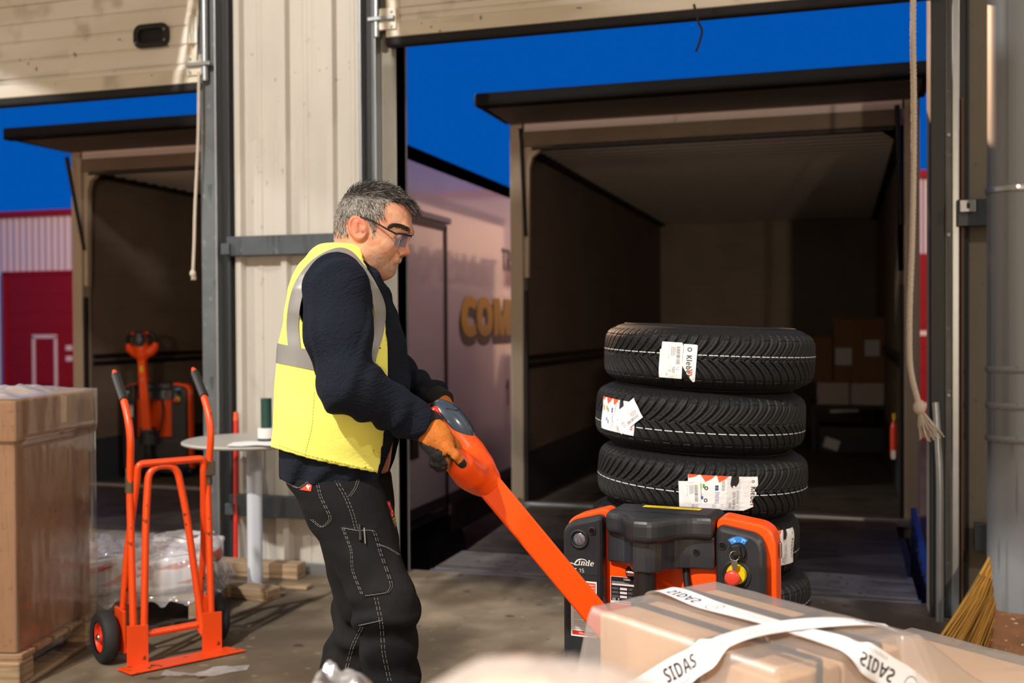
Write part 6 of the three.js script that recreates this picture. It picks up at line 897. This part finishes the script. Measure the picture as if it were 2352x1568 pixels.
  // --- gloves ---
  const fingers = (name, parts, palm, black) => { const caps = parts.map((l) => l.slice(0, -1).map((a, i) => capsule(a[0], l[i + 1][0], a[1], l[i + 1][1]))); const f = (x, y, z) => { let d = palm(x, y, z); for (const c of caps) { let e = 1; for (const q of c) e = smin(e, q(x, y, z), .004); d = smin(d, e, .006); } return d + (fbm(x * 70, y * 70, z * 70, 2) - .5) * .0025; }; const all = parts.flat().map((q) => q[0]).concat(name === 'x' ? [] : []); const lo = [1e9, 1e9, 1e9], hi = [-1e9, -1e9, -1e9]; for (const p of all) { [p.x, p.y, p.z].forEach((c, i) => { lo[i] = Math.min(lo[i], c - .06); hi[i] = Math.max(hi[i], c + .06); }); }
    return mesh(name, sdfMesh(f, lo, hi, .0023, black), std({ vertexColors: true, roughness: .8, bumpMap: fleeceBump, bumpScale: .0012 }), man); };
  const OR = lin(0xb8661a), BK = lin(0x1a1a1a);
  {
    const K = (px, py, d) => J(px, py, d);
    const wr = wrN, pc = K(1012, 1014, 2.43);
    const palm = (() => { const a = capsule(wr, K(1004, 1004, 2.44), .033, .032), b = capsule(K(1004, 1002, 2.44), K(1026, 1028, 2.425), .030, .019), c = capsule(K(996, 1016, 2.44), K(1006, 1040, 2.432), .027, .019); return (x, y, z) => smin(smin(a(x, y, z), b(x, y, z), .02), c(x, y, z), .02); })();
    const tipI = K(1062, 1066, 2.425);
    fingers('glove', [
      [[K(1024, 1026, 2.415), .0125], [K(1045, 1046, 2.412), .0115], [K(1056, 1058, 2.42), .0108], [tipI, .0098]],
      [[K(1018, 1038, 2.42), .0125], [K(1026, 1058, 2.43), .0112], [K(1024, 1072, 2.455), .0105], [K(1018, 1070, 2.475), .0098]],
      [[K(1008, 1042, 2.425), .012], [K(1012, 1064, 2.438), .011], [K(1008, 1074, 2.462), .010], [K(1004, 1068, 2.48), .0095]],
      [[K(998, 1040, 2.43), .0112], [K(998, 1060, 2.445), .0102], [K(996, 1066, 2.465), .0095], [K(994, 1060, 2.48), .009]],
      [[K(1000, 992, 2.455), .016], [K(1024, 1000, 2.475), .0135], [K(1042, 1014, 2.485), .0115], [K(1052, 1028, 2.487), .0105]]], palm,
      (x, y, z, nx, ny, nz) => { const [px, py] = toPx(x, y, z), n = fbm(x * 60, y * 60, z * 60, 2) * 8; const coat = (px - 1000) * .45 - (py - 1022) + n; /* below the coating line the glove is dipped black */ if (py > 1050 - 4 && px > 1040 && py - 1060 > -(px - 1058) * 1.0) return BK; if (nz < -.35) return BK; if (coat < -4 && px < 1014) return BK; if (py > 1046 && px < 1034) return nx < .2 ? BK : mixc(OR, BK, .2); if (py - 1030 > (px - 1024) * 1.02 + 9 && px > 1024) return BK; return mixc(OR, lin(0x9c5412), smooth(fbm(x * 90, y * 40, z * 90, 2), .45, .7) * .5); });
  }
  {
    const K = (px, py, d) => J(px, py, d);
    const palm = (() => { const a = capsule(wrF, K(1012, 946, 2.71), .032, .034), b = capsule(K(1010, 944, 2.71), K(1036, 968, 2.72), .034, .022); return (x, y, z) => smin(a(x, y, z), b(x, y, z), .02); })();
    fingers('glove', [
      [[K(1030, 960, 2.70), .012], [K(1046, 978, 2.715), .011], [K(1048, 996, 2.73), .010], [K(1040, 1006, 2.735), .0095]],
      [[K(1026, 966, 2.715), .012], [K(1040, 984, 2.735), .011], [K(1040, 1002, 2.745), .010], [K(1032, 1010, 2.745), .0095]],
      [[K(1020, 970, 2.735), .0115], [K(1032, 990, 2.752), .0105], [K(1030, 1006, 2.758), .0098], [K(1022, 1012, 2.755), .009]],
      [[K(1012, 972, 2.75), .011], [K(1020, 990, 2.768), .010], [K(1020, 1004, 2.77), .0092], [K(1014, 1010, 2.765), .0088]],
      [[K(1008, 950, 2.685), .0145], [K(1016, 970, 2.672), .0125], [K(1022, 984, 2.668), .011], [K(1026, 994, 2.668), .010]]], palm, (x, y, z, nx, ny, nz) => (ny < -.45 ? BK : OR));
  }
  // --- shoes ---
  for (const [a, sgn] of [[anN, 1], [anF, -1]]) { const heel = V(a.x - .05, .045, a.z), toe = V(a.x + .17, .038, a.z), f1 = capsule(heel, toe, .047, .040), f2 = capsule(V(a.x, .10, a.z), V(a.x + .06, .06, a.z), .052, .046), f3 = capsule(V(a.x, .085, a.z), V(a.x, .17, a.z), .052, .054); const sh = mesh('safety_shoe', sdfMesh((x, y, z) => smax(smin(smin(f1(x, y, z), f2(x, y, z), .03), f3(x, y, z), .03), .018 - y, .006), [a.x - .13, 0, a.z - .09], [a.x + .25, .22, a.z + .09], .006), std({ color: 0x1b1a19, roughness: .6 }), man); mesh('sole', sdfMesh((x, y, z) => smax(capsule(V(a.x - .05, .02, a.z), V(a.x + .175, .02, a.z), .05, .044)(x, y, z), Math.max(y - .024, .001 - y), .003), [a.x - .13, -.01, a.z - .09], [a.x + .25, .05, a.z + .09], .005), std({ color: 0x0f0f0f, roughness: .8 }), sh); }
}

// ---------- foreground: wrapped goods close to the camera ----------
{
  const t = thing('wrapped_cartons', 'film-wrapped block of pale cartons with white printed tape crossed on top', 'cartons', [-.43, 0, -1.88], -38.3 * DEG);
  const carton = (x0, x1, z0, z1, y0, y1) => mesh('carton', uvm(rbox(x1 - x0 - .004, y1 - y0 - .002, z1 - z0 - .004, .006, (x0 + x1) / 2, (y0 + y1) / 2, (z0 + z1) / 2), 1.5), mCardPale, t);
  for (const [y0, y1] of [[.48, .735], [.23, .48]]) for (const [x0, x1, z0, z1] of [[.01, .275, -.155, -.005], [.275, .43, -.155, -.005], [.01, .275, -.305, -.155], [.275, .43, -.305, -.155]]) carton(x0, x1, z0, z1, y0, y1 - ((x0 > .2 && y1 > .7) ? .012 : 0));
  for (const [y0, y1] of [[.40, .565], [.23, .40]]) for (const z of [-.59, -.85]) carton(.08, .46, z, z + .255, y0, y1);
  // pallet
  for (let i = 0; i < 6; i++) mesh('deck_board', uvm(box(.56, .02, .12, .22, .21, -.80 + i * .155), 1), mWood, t);
  for (const x of [-.02, .22, .46]) mesh('bearer', uvm(box(.08, .2, .92, x, .1, -.41), 1), mWood, t);
  // height of the film sheet over the load
  const sd = (x, z, x0, x1, z0, z1) => { const dx = Math.max(x0 - x, x - x1), dz = Math.max(z0 - z, z - z1); return Math.hypot(Math.max(dx, 0), Math.max(dz, 0)) + Math.min(Math.max(dx, dz), 0); };
  const H = (x, z) => { const d1 = sd(x, z, .0, .44, -.315, .005), d2 = sd(x, z, .06, .47, -.86, -.30), fall = (top, d, k) => d <= 0 ? top : top - d * k - d * d * 2.5; let h = Math.max(fall(.742, d1, z > 0 ? 5 : x > .4 ? 3 : 3.4), fall(.574, d2, x > .4 ? 1.1 : 1.6)); const b = Math.min(d1, d2); const hp = fall(.742, d1, .8); if (z < -.28) h = Math.max(h, Math.min(.742, .742 - (-.31 - z) * .62) - Math.max(0, .03 - x, x - .46) * 1.8); 
    h += (fbm(x * 9, z * 9, 4, 3) - .5) * (.006 + .04 * smooth(b, .0, .12)) + Math.abs(fbm(x * 22 + 9, z * 8, 6, 2) - .5) * (.002 + .04 * smooth(b, .02, .12)); return Math.max(.25, h + .004); };
  const film = surf(190, 230, (u, v) => { const x = lerp(-.22, .72, u), z = lerp(-1.0, .24, v); return V(x, H(x, z), z); }, (u, v) => [u * 1.2, v * 1.5]);
  mesh('film_cover', film, phys({ ...FILM, color: 0xf3eeea, roughness: .28, transmission: .84, bumpMap: bumpCoarse, bumpScale: .001 }), t);
  // dark straps under the film
  const mStrap = std({ color: 0x1f2434, roughness: .6 });
  const strip = (pts, w, lift, nn = 60) => { const c = new THREE.CatmullRomCurve3(pts.map(([x, z]) => V(x, 0, z)), false, 'catmullrom', .1), L = c.getLength(); return surf(nn, 4, (u, v) => { const p = c.getPoint(u), tg = c.getTangent(u), q = (v - .5) * w, x = p.x - tg.z * q, z = p.z + tg.x * q; return V(x, lift(x, z, u), z); }, (u, v) => [u * L / .42, v]); };
  const topY = (x, z) => { const d1 = sd(x, z, .01, .43, -.305, -.005); return d1 <= .0 ? (x > .275 ? .7255 : .7365) : Math.max(.5, .7255 - Math.max(0, d1 - .0) * 60); };
  const along = (z, x0, x1, down0, down1) => { const g = [box(x1 - x0, .003, .015, (x0 + x1) / 2, .7385, z)]; if (down1) g.push(box(.003, .24, .012, x1 + .002, .6185, z)); if (down0) g.push(box(.003, .24, .012, x0 - .002, .6185, z)); return merge(g); };
  mesh('strap', along(-.095, .008, .432, true, true), mStrap, t); mesh('strap', along(-.24, .008, .432, true, true), mStrap, t);
  const across = (x) => merge([box(.015, .003, .304, x, .7395, -.155), box(.015, .24, .003, x, .6195, -.0015)]); mesh('strap', across(.262), mStrap, t);
  // printed tape over the film
  const tapeTex = canvasTex(1024, 112, (x, w, h) => { x.fillStyle = '#eceaec'; x.fillRect(0, 0, w, h); x.fillStyle = '#b9b7be'; x.fillRect(0, 6, w, 2); x.fillStyle = '#1d1c24'; x.font = 'bold 70px sans-serif'; x.fillText('SIDAS', 60, 74); x.font = '20px sans-serif'; x.fillStyle = '#8a8894'; x.fillText('Foot Company', 64, 100); x.strokeStyle = '#55535e'; x.lineWidth = 4; x.beginPath(); x.arc(350, 52, 38, 0, 7); x.stroke(); x.font = 'italic 40px sans-serif'; x.fillStyle = '#55535e'; x.fillText('1Z', 328, 66); x.font = '18px sans-serif'; x.fillStyle = '#a09ea8'; for (let i = 0; i < 2; i++) x.fillText('Votre confort avance avec vous', 440, 50 + i * 26); x.fillText('Voyage  partout', 740, 62); });
  tapeTex.wrapS = THREE.RepeatWrapping; const mTape = std({ map: tapeTex, roughness: .35, side: THREE.DoubleSide });
  const band = (pts, w, off, flip) => { // pts: [x, y, z, nx, ny, nz]
    const c = new THREE.CatmullRomCurve3(pts.map((p) => V(p[0], p[1], p[2])), false, 'centripetal'), n = pts.length - 1, L = c.getLength();
    const nrm = (t) => { const q = clamp(t * n, 0, n - 1e-6), i = Math.floor(q), f = q - i; return V(lerp(pts[i][3], pts[i + 1][3], f), lerp(pts[i][4], pts[i + 1][4], f), lerp(pts[i][5], pts[i + 1][5], f)).normalize(); };
    const lens = [0]; for (let i = 1; i <= 140; i++) lens.push(lens[i - 1] + c.getPoint(i / 140).distanceTo(c.getPoint((i - 1) / 140)));
    return surf(140, 4, (u, v) => { const p = c.getPoint(u), t = c.getTangent(u), N = nrm(u), s = N.clone().cross(t).normalize(); return p.addScaledVector(s, (v - .5) * w * (1 + .04 * Math.sin(u * 31))).addScaledVector(N, .0015 * Math.sin(u * 23 + v * 3)); }, (u, v) => { const i = Math.round(u * 140); return [(lens[i] - off) / .42, flip ? 1 - v : v]; }); };
  const zf = (y) => .009 + (.746 - y) / 5, xf2 = (y) => .445 + (.746 - y) / 3;
  mesh('printed_tape', band([[-.02, .72, -.158, -.5, 1, 0], [.005, .752, -.158, 0, 1, 0], [.15, .752, -.155, 0, 1, 0], [.318, .753, -.157, 0, 1, 0], [.432, .751, -.160, .1, 1, 0], [.455, .735, -.175, 1, .2, 0], [xf2(.71) + .004, .71, -.215, 1, 0, 0], [xf2(.673) + .004, .673, -.27, 1, 0, 0], [xf2(.6) + .004, .6, -.36, 1, 0, 0]], .05, .05, true), mTape, t);
  mesh('printed_tape', band([[.13, .61, zf(.61) + .004, 0, 0, 1], [.198, .661, zf(.661) + .004, 0, 0, 1], [.259, .701, zf(.701) + .004, 0, 0, 1], [.305, .737, .018, 0, .3, 1], [.317, .754, -.004, 0, 1, .1], [.318, .756, -.15, 0, 1, 0], [.362, .752, -.28, 0, 1, 0], [.385, .735, -.345, 0, 1, 0]], .05, .09, false), mTape, t);
}
// tall wrapped bundle right in front of the lens
{
  const t = thing('wrapped_bundle', 'tall pale film-wrapped bundle close to the camera, bottom centre', 'bundle', [-.165, 0, -.585]);
  const g = surf(64, 80, (u, v) => { const a = u * 2 * Math.PI, top = smooth(v, .86, 1), r = (.088 + .012 * (fbm(Math.cos(a) * 2, v * 6, Math.sin(a) * 2, 3) - .5)) * Math.sqrt(Math.max(0, 1 - Math.pow(Math.max(0, (v - .93) / .07), 2))), k = Math.pow(Math.abs(Math.cos(a)), 4) + Math.pow(Math.abs(Math.sin(a)), 4), q = r / Math.pow(k, .22); return V(Math.cos(a) * q, v * 1.05, -Math.sin(a) * q * .8); });
  mesh('cardboard_core', g, mCardPale, t);
  const f = surf(120, 140, (u, v) => { const a = u * 2 * Math.PI, r = (.092 + .012 * (fbm(Math.cos(a) * 2, v * 6, Math.sin(a) * 2, 3) - .5)) * Math.sqrt(Math.max(0, 1 - Math.pow(Math.max(0, (v - .93) / .07), 2))), k = Math.pow(Math.abs(Math.cos(a)), 4) + Math.pow(Math.abs(Math.sin(a)), 4), q = r / Math.pow(k, .22) + .006 * Math.abs(fbm(Math.cos(a) * 14, v * 40, Math.sin(a) * 14, 2) - .5) * 2; return V(Math.cos(a) * q, v * 1.056 + .006 * fbm(Math.cos(a) * q * 160, 1, Math.sin(a) * q * 160, 2) * smooth(v, .9, 1), -Math.sin(a) * q * .8); });
  mesh('film', f, phys({ ...FILM, color: 0xfbf4f0, roughness: .12, transmission: .7 }), t);
}
// package with a crest of crumpled film, bottom edge beside the man
{
  const c = at(785, 1560, 1.5), t = thing('film_topped_package', 'package topped with crumpled shiny film at the bottom edge before the man', 'package', [c.x, 0, c.z], 17 * DEG);
  mesh('carton', uvm(rbox(.26, .70, .2, .008, 0, .35, 0), 1), mCard, t);
  mesh('crumpled_film', surf(90, 60, (u, v) => { const x = lerp(-.14, .14, u), z = lerp(-.1, .1, v), e = Math.min(u, 1 - u, v, 1 - v), a = fbm(x * 32, z * 32, 3, 3), b = Math.abs(fbm(x * 22 + 5, z * 22, 8, 2) - .5), lump = .055 * Math.exp(-Math.pow((x + .027) / .022, 2)) + .042 * Math.exp(-Math.pow((x - .018) / .02, 2)); return V(x, .702 + smooth(e, 0, .25) * (.025 * a + .02 * b + lump * (.5 + a * .7)), z); }), phys({ color: 0xb9b6b8, roughness: .16, metalness: .55, transmission: .3, thickness: 0, side: THREE.DoubleSide }), t);
}

renderer.render(scene, camera);
